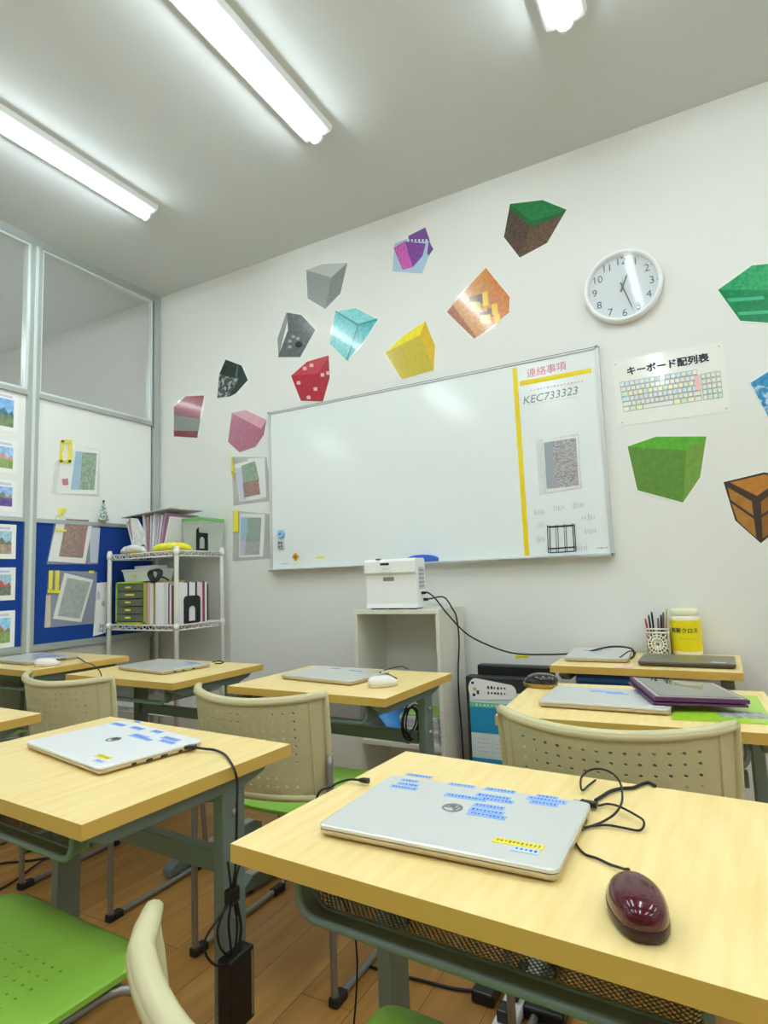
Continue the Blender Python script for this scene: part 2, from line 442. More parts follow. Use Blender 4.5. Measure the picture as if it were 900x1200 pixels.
chairs = [
 (1.965, -1.142, 0, 'beige and green stacking chair tucked at the desk before the bookcase'),
 (2.905, -1.15, 1, 'beige and green stacking chair behind the nearest desk, facing the purple tablet case'),
 (1.10, -1.13, 0, 'beige and green stacking chair tucked at the desk before the wire rack'),
 (.16, -1.24, 0, 'green-seated stacking chair at the desk farthest left, back outside the photo'),
 (2.865, -2.085, -2, 'beige stacking chair at bottom centre, its curved pale back edge close to the camera'),
 (2.005, -2.13, -3, 'stacking chair at lower left whose green perforated seat fills the corner')]
ch0 = make_chair()
for k, (x, y, rz, lab) in enumerate(chairs):
    c = ch0 if k == 0 else copy_tree(ch0)
    c.location = (x, y, 0); c.rotation_euler = (0, 0, math.radians(rz)); tag(c, lab, 'chair', 'stacking chairs')

# ------------------------------------------------------------------ laptops
def scribble(b, o, u, v, w, h, m, n=6, seed=1):
    rr = random.Random(seed); u, v = V(u), V(v); nrm = u.cross(v)
    for k in range(n):
        a = -w/2+w*(k+.15)/n; ww = w/n*rr.uniform(.4, .75)
        hh = h*rr.uniform(.5, 1)
        b.prism([(a, -hh/2), (a+ww, -hh/2), (a+ww*.8, hh/2), (a, hh/2*rr.uniform(.3, 1))], V(o), u, v, nrm*.0002, m)
def laptop(x, y, z, rz, W, D, label, T=.018, body=SILVER, base=SILVER2, labels=(), logo=None, ports=None, feet=True):
    r = empty('laptop', (x, y, z), math.radians(rz), label, 'laptop', 'closed laptops on the desks')
    w, d = W/2, D/2
    def rr(R, i=0):
        out = []
        for cx, cy, a0 in ((w-R, d-R, 0), (-w+R, d-R, PI/2), (-w+R, -d+R, PI), (w-R, -d+R, 3*PI/2)):
            for k in range(5): a = a0+PI/2*k/4; out.append((cx+(R-i)*math.cos(a), cy+(R-i)*math.sin(a)))
        return out
    def loft(b, L, m):
        R = [[b.vert((px, py, zz)) for px, py in rr(.012, i)] for i, zz in L]
        for k in range(len(R)-1):
            n = len(R[k])
            for j in range(n): b.face([R[k][j], R[k][(j+1) % n], R[k+1][(j+1) % n], R[k+1][j]], m, False)
        b.face(R[0][::-1], m); b.face(R[-1], m)
    b = MB(); loft(b, [(.008, .0015), (.003, .004), (0, .008), (0, T*.64)], base)
    for px in (-w+.03, w-.03):
        for py in (-d+.025, d-.025): b.lathe([(.006, 0), (.006, .002)], DARK, c=(px, py, 0), n=8)
    b.build('base', r)
    b = MB(); loft(b, [(.001, T*.68), (0, T*.72), (0, T*.93), (.003, T)], body); b.build('lid', r)
    b = MB(); b.tube([(-w+.03, d-.006, T*.55), (w-.03, d-.006, T*.55)], .005, DARK, n=8); b.build('hinge', r)
    if ports:
        for k, (py, ln, side) in enumerate(ports):
            b = MB(); xx = side*w
            b.box((xx-.002, py-ln/2, .0045), (xx+.0006*side, py+ln/2, .0095), BLACKP, bev=.0008); b.build('port', r)
    for k, (lx, ly, lw, lh, rot, m, ink) in enumerate(labels):
        b = MB(); a = math.radians(rot); u = V((math.cos(a), math.sin(a), 0)); v = V((-math.sin(a), math.cos(a), 0))
        lh *= 1.4; b.prism([(-lw/2, -lh/2), (lw/2, -lh/2), (lw/2, lh/2), (-lw/2, lh/2)], (lx, ly, T), u, v, (0, 0, .0003+.00004*k), m)
        if ink: scribble(b, (lx, ly, T+.0003+.00004*k), u, v, lw*.9, lh*.55, ink, n=max(4, int(lw/.006)), seed=k+3)
        b.build('tape_label', r)
    if logo:
        lx, ly, rad, m, sty = logo
        b = MB(); n = 28
        A = [b.vert((lx+rad*math.cos(2*PI*k/n), ly+rad*math.sin(2*PI*k/n), T+.0004)) for k in range(n)]
        q = .76 if sty == 'ring' else .86
        B_ = [b.vert((lx+rad*q*math.cos(2*PI*k/n), ly+rad*q*math.sin(2*PI*k/n), T+.0004)) for k in range(n)]
        for k in range(n): b.face([A[k], A[(k+1) % n], B_[(k+1) % n], B_[k]], m)
        b.build('logo', r)
        text('logo_lettering', 'hp', m, (lx, ly+.002, T+.0005), (-1, 0, 0), (0, -1, 0), rad*1.5, r, depth=.0002, shear=.25, bold=.0006)
    return r
def lb(px, py, x, y, z, rz):   # photo point on the lid -> laptop-local
    q = onz(px, py, z+.018)-V((x, y, z+.018)); a = -math.radians(rz)
    return q.x*math.cos(a)-q.y*math.sin(a), q.x*math.sin(a)+q.y*math.cos(a)
# nearest laptop: label positions measured on the lid
A = (2.765, -1.847, .7, 0)
labs = []
for px, py, lw, lh in [(491, 909.5, .05, .009), (480, 915, .032, .008), (478, 919.5, .038, .008), (473, 923, .048, .008), (541, 920.5, .045, .008), (586, 926.5, .05, .009),
                       (546, 934.5, .070, .010), (578, 934, .055, .010), (582, 938, .052, .009), (573, 945.5, .048, .010), (570, 951, .052, .010), (570, 956, .058, .009), (641, 934.5, .032, .009), (641, 938, .060, .010), (637, 942, .042, .009)]:
    X, Y = lb(px, py, *A); labs.append((X, Y, lw, lh, 180, BLUETAPE, INKB))
X, Y = lb(607, 989, *A); labs.append((X, Y, .066, .010, 180, YTAPE, mat('olive_ink', (150, 140, 40), .6)))
X, Y = lb(616, 997, *A); labs.append((X, Y, .034, .010, 180, mat('pale_blue_sticker', (205, 222, 244), .5), INKB))
X, Y = lb(530, 946.5, *A)
laptop(*A, .34, .23, 'large silver laptop with many blue labels on the nearest desk', labels=labs, logo=(X, Y, .016, LOGO, 'ring'), ports=((.07, .012, 1), (.045, .012, 1), (.07, .012, -1)))
A = (1.893, -1.762, .7, -11)
labs = []
for px, py, lw, lh in [(139, 849, .058, .013), (161, 853.5, .05, .013), (161, 846, .03, .009), (184, 857.5, .038, .013), (163, 863, .062, .016), (170, 866, .05, .010), (200, 866, .062, .013), (196, 869.5, .055, .010)]:
    X, Y = lb(px, py, *A); labs.append((X, Y, lw, lh, 180, BLUETAPE, INKB))
X, Y = lb(121, 887, *A); labs.append((X, Y, .052, .012, 180, YTAPE, mat('olive_ink', (150, 140, 40))))
X, Y = lb(116, 892, *A); labs.append((X, Y, .03, .010, 180, mat('pale_blue_sticker', (205, 222, 244)), INKB))
X, Y = lb(133, 866.5, *A)
laptop(*A, .36, .235, 'white-lidded laptop with blue labels on the lower left desk', body=mat('laptop_white', (238, 240, 242), .3), labels=labs, logo=(X, Y, .017, mat('logo_dark', (60, 62, 66), .3), 'ring'),
       ports=((-.045, .010, 1), (-.012, .014, 1), (.022, .016, 1), (.06, .009, 1), (.09, .016, 1)))
A = (1.868, -.80, .7, -8)
laptop(*A, .34, .23, 'silver laptop beside a white mouse on the desk before the bookcase', labels=[(.05, .06, .07, .012, 175, BLUETAPE, INKB), (-.06, .075, .05, .01, 180, BLUETAPE, INKB)])
laptop(.985, -.815, .7, -9, .35, .235, 'silver laptop on the desk before the wire rack', labels=[(.10, .085, .08, .014, 180, BLUETAPE, INKB), (.11, .06, .05, .012, 180, BLUETAPE, INKB), (.05, .09, .05, .012, 180, BLUETAPE, INKB)], ports=((-.06, .014, 1), (-.02, .012, 1), (.03, .014, 1)))
labs = [(lx, ly, .06, .02, 180, mat('strong_blue_sticker', (88, 120, 190), .5), PAPER) for lx, ly in ((.06, .02), (.12, .03), (.10, .06), (.03, .06), (.13, -.01), (-.03, .04), (-.08, .06))]
laptop(.268, -.955, .73, -3, .35, .235, 'silver laptop with strong blue stickers on the desk farthest left', labels=labs)
A = (2.845, -.935, .7, 0)
laptop(*A, .325, .232, 'silver laptop partly under the purple tablet case', labels=[(-.01, .055, .09, .012, 180, BLUETAPE, INKB), (.02, .037, .06, .012, 180, BLUETAPE, INKB), (.10, .06, .07, .014, 180, BLUETAPE, INKB), (.11, .035, .05, .012, 180, BLUETAPE, INKB), (.13, -.09, .04, .007, 180, PAPER, None)])
laptop(2.712, -.20, .72, 3, .225, .30, 'small silver laptop on the wall desk beside the white pen cup', labels=[(-.03, .05, .07, .014, 180, BLUETAPE, INKB), (.01, .08, .05, .012, 180, BLUETAPE, INKB)], ports=((-.10, .012, 1),))
laptop(3.022, -.302, .72, -1, .30, .195, 'dark grey laptop in front of the yellow wipes tub', body=GREYLAP, base=mat('laptop_dark_base', (84, 74, 66), .4, metal=.3), labels=[(.10, -.07, .045, .007, 180, PAPER, None)])

# ------------------------------------------------------------------ mice
def mouse(loc, rz, body, low, label, L=.104, Wd=.060, Ht=.036, wheel=None, top=None):
    r = empty('computer_mouse', loc, math.radians(rz), label, 'mouse', 'computer mice')
    def dome(b, z0, z1, m, sc=1., prof=12, bias=-.2):
        R = []
        for k in range(prof+1):
            t = k/prof; a = t*PI/2; rad = math.cos(a)**.62 if k < prof else .02
            ring = []
            for j in range(28):
                q = 2*PI*j/28; y = math.sin(q); x = math.copysign(abs(math.cos(q))**.78, math.cos(q))
                wd = Wd/2*sc*(1-.20*max(0, y)**2-.04*max(0, -y))
                yy = L/2*sc*(abs(y)**.9*math.copysign(1, y))
                ring.append(b.vert((x*wd*rad, yy*rad+bias*L*math.sin(a)*.6, z0+(z1-z0)*math.sin(a))))
            R.append(ring)
        for k in range(prof):
            for j in range(28): b.face([R[k][j], R[k][(j+1) % 28], R[k+1][(j+1) % 28], R[k+1][j]], m, True)
        b.face(R[0][::-1], m); b.face(R[-1], m, True)
    b = MB(); 
    R = []
    for z_, s_ in ((.001, .93), (.004, .99), (.012, 1.0), (.0135, .985)):
        R.append([b.vert((math.copysign(abs(math.cos(2*PI*j/28))**.78, math.cos(2*PI*j/28))*Wd/2*s_*(1-.20*max(0, math.sin(2*PI*j/28))**2-.04*max(0, -math.sin(2*PI*j/28))), L/2*s_*abs(math.sin(2*PI*j/28))**.9*math.copysign(1, math.sin(2*PI*j/28)), z_)) for j in range(28)])
    for k in range(3):
        for j in range(28): b.face([R[k][j], R[k][(j+1) % 28], R[k+1][(j+1) % 28], R[k+1][j]], low, True)
    b.face(R[0][::-1], low); b.face(R[-1], low); b.build('mouse_base', r)
    b = MB(); dome(b, .012, Ht, body, .985); b.build('mouse_shell', r)
    b = MB(); b.lathe([(.004, -.003), (.0065, -.002), (.0065, .002), (.004, .003)], wheel or DARK, c=(0, L*.37, Ht*.62), n=14, M=Matrix.Rotation(PI/2, 4, 'Y')); b.build('scroll_wheel', r)
    return r
BURG = mat('burgundy_gloss', (78, 2, 26), .14, coat=.2)
BURGL = mat('burgundy_dark_side', (46, 14, 22), .3)
mouse((3.023, -1.988, .7), 17, BURG, BURGL, 'glossy dark red mouse on the nearest desk', Ht=.038, L=.108, Wd=.060)
MW = mat('mouse_white', (240, 238, 234), .3); MWL = mat('mouse_ivory', (222, 214, 196), .4)
q = onz(449, 800, .712); mouse((q.x, q.y, .7), -38, MW, MWL, 'white mouse on the desk before the bookcase')
q = onz(56, 776.5, .745); mouse((q.x, q.y, .73), -55, MW, MWL, 'white mouse on the desk farthest left')
q = onz(633, 800, .71); mouse((q.x+.005, q.y-.02, .7), 75, mat('mouse_black', (24, 24, 26), .15, coat=.6), mat('mouse_gold', (176, 150, 70), .3, metal=.6), L=.115, Wd=.066, Ht=.044, label='glossy black mouse with a gold rim at the back corner of the right desk')

def cable(name, pts, r, label=None, cat='cable', m=CABLE, k=6, parent=None, n=7, group=None):
    b = MB(); b.tube(smooth_path(pts, k), r, m, n=n); o = b.build(name, parent)
    if label: tag(o, label, cat, group)
    return o
def Zp(l, z): return [onz(px, py, z) for px, py in l]
# mouse cable on the nearest desk
r = empty('mouse_cable', (2.97, -1.85, .70), 0, 'thin black mouse cable looping beside the silver laptop on the nearest desk', 'cable')
def child_cable(r, pts, rad, name='cord'):
    b = MB(); b.tube(smooth_path([V(p)-r.location for p in pts], 6), rad, CABLE, n=7); return b.build(name, r)
c1 = Zp([(735, 1033), (727, 1022), (715, 1013), (700, 1006), (684, 1000), (673, 986), (667, 972), (667, 956), (673, 946), (684, 941)], .703)
c1[0].z = .716; c1[1].z = .708; c1[-1].z = .708
child_cable(r, c1, .0017)
c2 = Zp([(684, 941), (700, 944), (712, 942), (726, 950), (745, 960), (755, 968), (750, 973), (730, 970), (712, 967), (694, 968), (680, 972), (672, 974)], .704)
for k_ in (3, 4, 5): c2[k_].z = .710
child_cable(r, c2, .0017)
c3 = Zp([(672, 974), (690, 969), (708, 962), (722, 952), (729, 938), (727, 918), (717, 906), (703, 901), (690, 903), (681, 912), (682, 926), (690, 920), (698, 914)], .704)
for k_, dz in zip(range(3, 11), (.008, .012, .016, .02, .02, .016, .01, .004)): c3[k_] = onz(*[(722, 952), (729, 938), (727, 918), (717, 906), (703, 901), (690, 903), (681, 912), (682, 926)][k_-3], .704+dz)
child_cable(r, c3, .0017)
b = MB(); pq = onz(690, 942, .708)-r.location
b.box((-.013, -.006, -.004), (.013, .006, .004), BLACKP, M=Matrix.Translation(pq) @ Matrix.Rotation(-.1, 4, 'Z'), bev=.0015)
b.box((-.024, -.004, -.002), (-.013, .004, .002), ALU, M=Matrix.Translation(pq) @ Matrix.Rotation(-.1, 4, 'Z'))
b.build('plug', r)
r = empty('charging_cable', (3.02, -1.75, .7), 0, 'thicker black cable running over the far edge of the nearest desk', 'cable')
child_cable(r, Zp([(698, 938), (706, 933), (716, 927), (728, 924), (742, 923), (752, 919), (760, 917), (768, 921)], .704), .0028)
r = empty('charging_cable', (2.56, -1.72, .7), 0, 'short black cable plugged into the left side of the nearest silver laptop', 'cable')
q0 = onz(432, 915, .709); q1 = onz(421, 914, .708)
child_cable(r, [q1, onz(410, 913.5, .706), onz(398, 916.5, .703), onz(388, 922, .702), onz(383, 928, .701)+V((-.02, .0, -.01)), onz(383, 928, .69)+V((-.04, .01, -.1)), V((2.44, -1.62, .35)), V((2.40, -1.60, .05))], .002)
b = MB(); d_ = (q0-q1).normalized(); b.tube([q1-r.location, (q1+q0)/2-r.location, q0-r.location], [.003, .005, .005], BLACKP, n=10); b.build('plug', r)

# power adapter and coil hanging on the lower left desk
r = empty('power_adapter', (2.26, -1.77, .3), 0, 'black power adapter with a coiled cable hanging beside the lower left desk leg', 'power adapter')
XC = 2.272
def Xp(l, x): return [onx(px, py, x) for px, py in l]
top = [onz(228, 876, .71), onz(240, 877.5, .708), onz(252, 879, .705), onz(263, 884, .704), onz(270, 893, .7035)]
dn = [onx(275, 903, 2.262), onx(278, 918, 2.266), onx(277.5, 945, XC), onx(277, 980, XC), onx(276, 1015, XC), onx(273, 1040, XC), onx(272, 1062, XC)]
child_cable(r, top+dn, .0026)
b = MB(); d0 = top[0]-r.location; b.box((-.028, -.006, -.003), (.004, .006, .005), BLACKP, M=Matrix.Translation(d0) @ Matrix.Rotation(.45, 4, 'Z'), bev=.002); b.build('plug', r)
child_cable(r, Xp([(267, 1010), (269, 1025), (271, 1040), (275, 1060), (278, 1085), (276, 1110), (275, 1125)], XC), .0024)
child_cable(r, Xp([(281, 1012), (277, 1028), (275, 1045), (268, 1060), (255, 1078), (241, 1100), (242, 1120), (255, 1132), (270, 1128), (279, 1108), (282, 1085), (278, 1065), (273, 1048)], XC+.004), .0022)
child_cable(r, Xp([(271, 1048), (262, 1068), (255, 1090), (258, 1110), (268, 1119), (278, 1112), (283, 1090), (279, 1062), (274, 1046)], XC-.004), .0022)
child_cable(r, Xp([(272, 1050), (268, 1080), (270, 1105), (272, 1125)], XC), .0024)
b = MB(); qq = onx(272, 1049, XC)-r.location; b.box(qq-V((.009, .014, .014)), qq+V((.009, .014, .014)), BLACKP, bev=.004); b.build('cable_tie', r)
qa = onx(277, 1157, XC)-r.location; b = MB(); b.box(qa-V((.016, .034, .066)), qa+V((.016, .034, .064)), BLACKP, bev=.004)
b.box(qa+V((.0155, .024, -.058)), qa+V((.0165, .029, .056)), mat('pale_label_edge', (150, 140, 110), .5)); b.build('adapter_brick', r)

# cables of the other desks
cable('mouse_cable', [onz(465, 795, .715), onz(452, 788.5, .712), onz(445, 788, .72), onz(455, 784, .706), onz(470, 781, .704), onz(478, 784, .703)], .002, 'black mouse cable curling behind the white mouse on the desk before the bookcase')
cable('mouse_cable', [onz(70, 773, .745), onz(82, 771, .735), onz(92, 771, .734), onz(100, 776, .734), onz(108, 781, .733)+V((.02, .0, 0)), onz(110, 783, .733)+V((.04, .01, -.05)), V((.68, -.9, .45))], .0022, 'brown-black mouse cable trailing off the desk farthest left')
cable('charging_cable', [onz(249, 776, .71), onz(256, 774.5, .706), onz(262, 776, .703), onz(258, 777.5, .703), onz(252, 777.5, .703)], .0022, 'short black cable at the right side of the laptop before the wire rack')
b = MB()
cc = V((2.15, -.74, .555))
for k in range(6):
    rr_ = .055+.004*k; a0 = k*1.1; cx = cc+V((random.uniform(-.008, .008), random.uniform(-.02, .02), random.uniform(-.01, .01)))
    b.tube([cx+V((.004*math.sin(a+a0), math.cos(a)*rr_*1.0, math.sin(a)*rr_*.8)) for a in [2*PI*j/20 for j in range(20)]], .003, CABLE, n=6, closed=True)
b.tube(smooth_path([cc+V((0, .05, .115)), cc+V((.0, .055, .04)), cc+V((0, .05, -.02)), cc+V((0, .06, -.3)), cc+V((0, .06, -.545))]), .003, CABLE, n=6)
tag(b.build('cable_coil'), 'bundled black cable hanging under the desk before the bookcase', 'cable')
# floor cables
cable('floor_cable', [onz(430, 1131, .006), onz(455, 1140, .006), onz(490, 1148, .006), onz(530, 1158, .006), onz(562, 1162, .008)], .004, 'black cable lying on the floor under the nearest desk')
cable('floor_cable', [onz(-30, 1020, .006), onz(0, 1012, .006), onz(30, 1009, .006), onz(60, 1004, .006), onz(110, 990, .006)], .004, 'black cable on the wood floor at the left edge, the upper of two')
cable('floor_cable', [onz(-20, 1050, .006), onz(0, 1042, .006), onz(20, 1030, .006), onz(40, 1015, .006), onz(56, 1006, .016), onz(90, 998, .006)], .004, 'dark red-black cable on the wood floor at the left edge, the lower of two', m=mat('dark_red_cable', (60, 22, 22), .5))
r = empty('power_strip', tuple(onz(604, 1185, 0)), .35, 'white power strip with black plugs on the floor under the nearest desk', 'power strip')
b = MB(); b.box((-.025, -.14, 0), (.025, .14, .032), WHITE, bev=.006); b.build('strip_body', r)
for k in range(3):
    b = MB(); b.box((-.014, -.10+.08*k, .032), (.014, -.06+.08*k, .06), BLACKP, bev=.004); b.build('plug', r)
r.rotation_euler = (0, 0, .0)
b = MB(); q = onz(572, 1166, 0); b.box(q+V((-.03, -.045, 0)), q+V((.03, .045, .03)), BLACKP, bev=.006)
tag(b.build('power_adapter'), 'black power adapter on the floor beside the white power strip', 'power adapter')
b = MB(); q = onz(640, 1192, 0); b.box(q+V((-.05, -.03, 0)), q+V((.05, .03, .03)), BLACKP, bev=.006)
tag(b.build('power_adapter'), 'black power adapter on the floor to the right of the power strip', 'power adapter')
b = MB(); q = onz(547, 1142, 0); b.box(q+V((-.03, -.012, 0)), q+V((.03, .012, .002)), YTAPE); tag(b.build('yellow_tag'), 'yellow cable tag on the floor under the nearest desk', 'tag')

# ------------------------------------------------------------------ right desk: booklet, tablet case
b = MB(); G = mat('lime_booklet', (172, 222, 52), .3, coat=.3)
c_ = [onz(785, 843, .702), onz(795, 806, .702), onz(880, 808, .702), onz(900, 847, .702)]
c_ = [V((p_.x, p_.y, .7005)) for p_ in c_]
c_[3] = V((c_[3].x, c_[0].y+.01, .7005)); c_[2] = V((3.205, -.74, .7005)); c_[1] = V((2.999+.013, -.75, .7005)); c_[0] = V((3.010, -1.085, .7005)); c_[3] = V((3.218, -1.062, .7005))
b.poly3(c_, (0, 0, .003), G)
q = [onz(855, 829, .7037), onz(850, 820, .7037), onz(893, 825, .7037), onz(899, 833, .7037)]
b.poly3([V((3.115, -1.03, .7036)), V((3.105, -.965, .7036)), V((3.208, -.955, .7036)), V((3.213, -1.02, .7036))], (0, 0, .0003), mat('booklet_grey_photo', (140, 142, 140), .4, mott=((190, 192, 190), (60, 60, 60), .4, .6)))
tag(b.build('booklet'), 'lime green booklet with a grey picture on the right desk', 'booklet')
PUR = mat('purple_folio', (96, 48, 96), .4); 
r = empty('tablet_case', (3.03, -.885, .722), math.radians(-3), 'purple tablet case with glossy screen lying across the laptop and lime booklet', 'tablet')
Pc = [V((-.155, .11, .002)), V((-.055, -.145, .0)), V((.150, -.085, -.004)), V((.065, .115, -.002))]
def quad(Pc, z, dz, m, shrink=0):
    c = sum(Pc, V())/4; return MB().poly3([c+(p_-c)*(1-shrink)+V((0, 0, z)) for p_ in Pc], (0, 0, dz), m)
b = quad(Pc, 0, .005, PUR); b.build('case_back', r)
Pt = [p_+V((.004, .004, .006)) for p_ in Pc]; Pt[0] += V((0, 0, .002)); Pt[3] += V((0, 0, 0))
b = quad(Pt, .002, .009, PUR); b.build('case_front', r)
b = quad([p_+V((0, 0, .0115)) for p_ in Pt], 0, .0008, mat('case_light_edge', (196, 188, 190), .3), .06); b.build('inner_bezel', r)
b = quad([p_+V((0, 0, .0125)) for p_ in Pt], 0, .0008, mat('glossy_tablet_screen', (18, 18, 20), .03, coat=1, spec=1), .13); b.build('screen', r)

# ------------------------------------------------------------------ wall desk: pen cup, tub, box below
r = empty('pen_cup', (2.918, -.078, .72), 0, 'white lattice pen cup on the wall desk beside the yellow tub', 'pen cup')
b = MB(); a = .041; hgt = .102
IV = mat('ivory_plastic', (240, 238, 220), .4)
b.box((-a, -a, 0), (a, a, .004), IV)
for sx, sy, ux in ((0, -1, 1), (0, 1, 1), (1, 0, 0), (-1, 0, 0)):
    o = V((sx*a, sy*a, 0)); u = V((1, 0, 0)) if ux else V((0, 1, 0)); nrm = V((sx, sy, 0))
    def bar(p0, p1, w_): b.tube([o+u*p0[0]+V((0, 0, p0[1])), o+u*p1[0]+V((0, 0, p1[1]))], w_, IV, n=5)
    for xx in (-a, a): bar((xx, 0), (xx, hgt), .003)
    bar((-a, hgt), (a, hgt), .0035); bar((-a, .003), (a, .003), .003); bar((-a, hgt-.014), (a, hgt-.014), .004)
    c0 = (0, hgt*.44)
    for k in range(16):
        t = 2*PI*k/16; R1 = .04; e = (max(-a, min(a, c0[0]+1.2*R1*math.cos(t))), max(.003, min(hgt-.014, c0[1]+1.3*R1*math.sin(t)))); bar((c0[0]+.009*math.cos(t), c0[1]+.009*math.sin(t)), e, .0022)
    for R1 in (.009, .022, .034):
        b.tube([o+u*(R1*math.cos(2*PI*k/16))+V((0, 0, c0[1]+R1*math.sin(2*PI*k/16))) for k in range(16)], .0024, IV, n=5, closed=True)
b.build('lattice_cup', r)
pen_cols = [(200, 40, 60), (60, 50, 90), (40, 36, 40), (220, 220, 224), (150, 90, 110), (30, 30, 34), (90, 80, 110), (200, 170, 120)]
names = ['red', 'indigo', 'black', 'white', 'mauve', 'dark grey', 'violet', 'tan']
for k in range(8):
    x0, y0 = -.026+.0072*k, (-.012, .006, .016)[k % 3]; ln = .135+.012*((k*5) % 4)
    b = MB(); lean = V(((k-3.5)*.004, .006, ln))
    p0 = V((2.918+x0, -.078+y0, .726)); m_ = mat('pen_'+names[k].replace(' ', '_'), pen_cols[k], .35)
    b.tube([p0, p0+lean*.05, p0+lean*.92, p0+lean], [.0015, .004, .004, .003], m_, n=8)
    tag(b.build('pen'), 'slim %s pen standing in the white lattice pen cup' % names[k], 'pen', 'pens in the lattice cup')
r = empty('wipes_tub', (3.018, -.062, .72), 0, 'round yellow tub of cleaning wipes with a white lid on the wall desk', 'tub')
b = MB(); b.lathe([(.048, 0), (.053, .004), (.054, .02), (.054, .142), (.050, .150), (.047, .152)], mat('tub_white', (244, 240, 226), .35), n=32); b.build('tub_body', r)
b = MB(); b.lathe([(.0545, .018), (.0548, .020), (.0548, .134), (.0545, .136)], mat('tub_yellow_label', (236, 218, 10), .4), n=32); b.build('tub_label', r)
b = MB(); b.lathe([(.049, .152), (.0505, .154), (.0505, .172), (.047, .177), (.02, .178)], mat('tub_lid', (238, 236, 200), .35), n=32); b.build('lid', r)
# lettering wrapped on the cylinder, facing the room
def wrap(body, m, zc, size, phi0, R=.0552):
    o = text('lettering', body, m, (0, 0, 0), (1, 0, 0), (0, 1, 0), size, r, depth=.0002, bold=.0004)
    for v_ in o.data.vertices:
        x_, y_, w_ = v_.co; ph = phi0+x_/R
        v_.co = V((R*math.cos(ph)+w_*math.cos(ph), R*math.sin(ph)+w_*math.sin(ph), zc+y_))
wrap('除菌クロス', INK, .095, .021, math.radians(-94))
wrap('―――', mat('faint_label_ink', (200, 176, 30), .5), .065, .018, math.radians(-84))
b = MB(); b.box((2.66, -.40, .612), (2.95, -.12, .685), mat('blue_box_plastic', (20, 74, 170), .4), bev=.004)
b.box((2.658, -.402, .660), (2.952, -.118, .672), mat('blue_box_rim', (70, 140, 220), .4))
tag(b.build('blue_file_box'), 'blue file box kept under the top of the wall desk', 'box')
b = MB(); b.box((2.63, -.41, .597), (3.14, -.10, .611), STEEL, bev=.002)
for xx in (2.645, 3.125): b.box((xx-.004, -.30, .611), (xx+.004, -.26, .695), STEEL)
tag(b.build('under_desk_shelf'), 'grey steel shelf under the small wall desk', 'shelf')
b = MB(); q = [onz(722, 777, .7205), onz(718, 781.5, .7205), onz(748, 781.5, .7205), onz(746, 778, .7205)]
b.poly3([V((2.795, -.452, .7203)), V((2.86, -.454, .7203)), V((2.862, -.425, .7203)), V((2.797, -.423, .7203))], (0, 0, .0006), mat('pink_sticky_note', (244, 196, 200), .6))
tag(b.build('sticky_note'), 'pale pink sticky note on the front edge of the wall desk', 'note')
cable('charging_cable', [V((2.80, -.33, .735)), V((2.835, -.32, .76)), V((2.85, -.26, .75)), V((2.84, -.22, .728)), V((2.835, -.16, .726))], .0022, 'short black cable between the two laptops on the wall desk')

# ------------------------------------------------------------------ bookcase, projector
r = empty('bookcase', (1.865, -.16, 0), 0, 'narrow cream bookcase under the whiteboard holding the projector', 'bookcase')
BX0, BX1, BY0, BY1, BZ = -.215, .215, -.14, .14, .915
for nm, a_, c_ in (('side_panel', (BX0, BY0, 0), (BX0+.018, BY1, BZ-.02)), ('side_panel', (BX1-.018, BY0, 0), (BX1, BY1, BZ-.02)), ('top_panel', (BX0, BY0, BZ-.02), (BX1, BY1, BZ)),
                   ('back_panel', (BX0+.018, BY1-.008, .05), (BX1-.018, BY1, BZ-.02)), ('shelf', (BX0+.018, BY0+.01, .315), (BX1-.018, BY1-.008, .335)), ('shelf', (BX0+.018, BY0+.005, .04), (BX1-.018, BY1-.008, .06))):
    MB().box(a_, c_, CREAM, bev=.0015).build(nm, r)
b = MB(); b.lathe([(.006, 0), (.006, .002)], WHITE, c=(BX1, -.10, .40), n=10, M=Matrix.Rotation(PI/2, 4, 'Y')); b.build('screw_cap', r)
# books and papers inside the lower bay
z_ = .336
for k in range(9):
    b = MB(); t_ = .008+.004*((k*7) % 3); dx = .006*((k*3) % 4)
    b.box((1.86+dx, -.285+dx*.5, z_), (2.045, -.06, z_+t_), mat('magazine_%d' % (k % 3), [(236, 238, 240), (214, 220, 228), (200, 206, 212)][k % 3], .5), bev=.001)
    tag(b.build('magazine'), 'stacked pale magazines and papers in the lower bay of the bookcase', 'magazine', 'magazines in the bookcase')
    z_ += t_+.0008
b = MB(); Pn = 10
def arc(t): return V((1.66+.20*t, 0, .56-.19*math.sin(t*PI/2)**.8))
A_ = []; B_ = []
for k in range(Pn+1):
    t = k/Pn; p_ = V((1.672+.235*t, 0, .335+.125*t**6*0+.003+.24*(1-t)**1.7)); A_.append(b.vert(p_+V((0, -.29, 0)))); B_.append(b.vert(p_+V((0, -.06, 0))))
for k in range(Pn): b.face([A_[k], A_[k+1], B_[k+1], B_[k]], mat('blue_folder_card', (70, 150, 226), .5), True)
o = b.build('blue_folder'); sm = o.modifiers.new('thick', 'SOLIDIFY'); sm.thickness = .003
tag(o, 'bright blue folder curling against the left side inside the bookcase', 'folder')
b = MB(); b.box((1.86, -.27, z_+.001), (2.04, -.08, z_+.006), mat('green_folder_card', (150, 190, 80), .5)); tag(b.build('green_folder'), 'green folder lying on top of the magazine stack in the bookcase', 'folder')

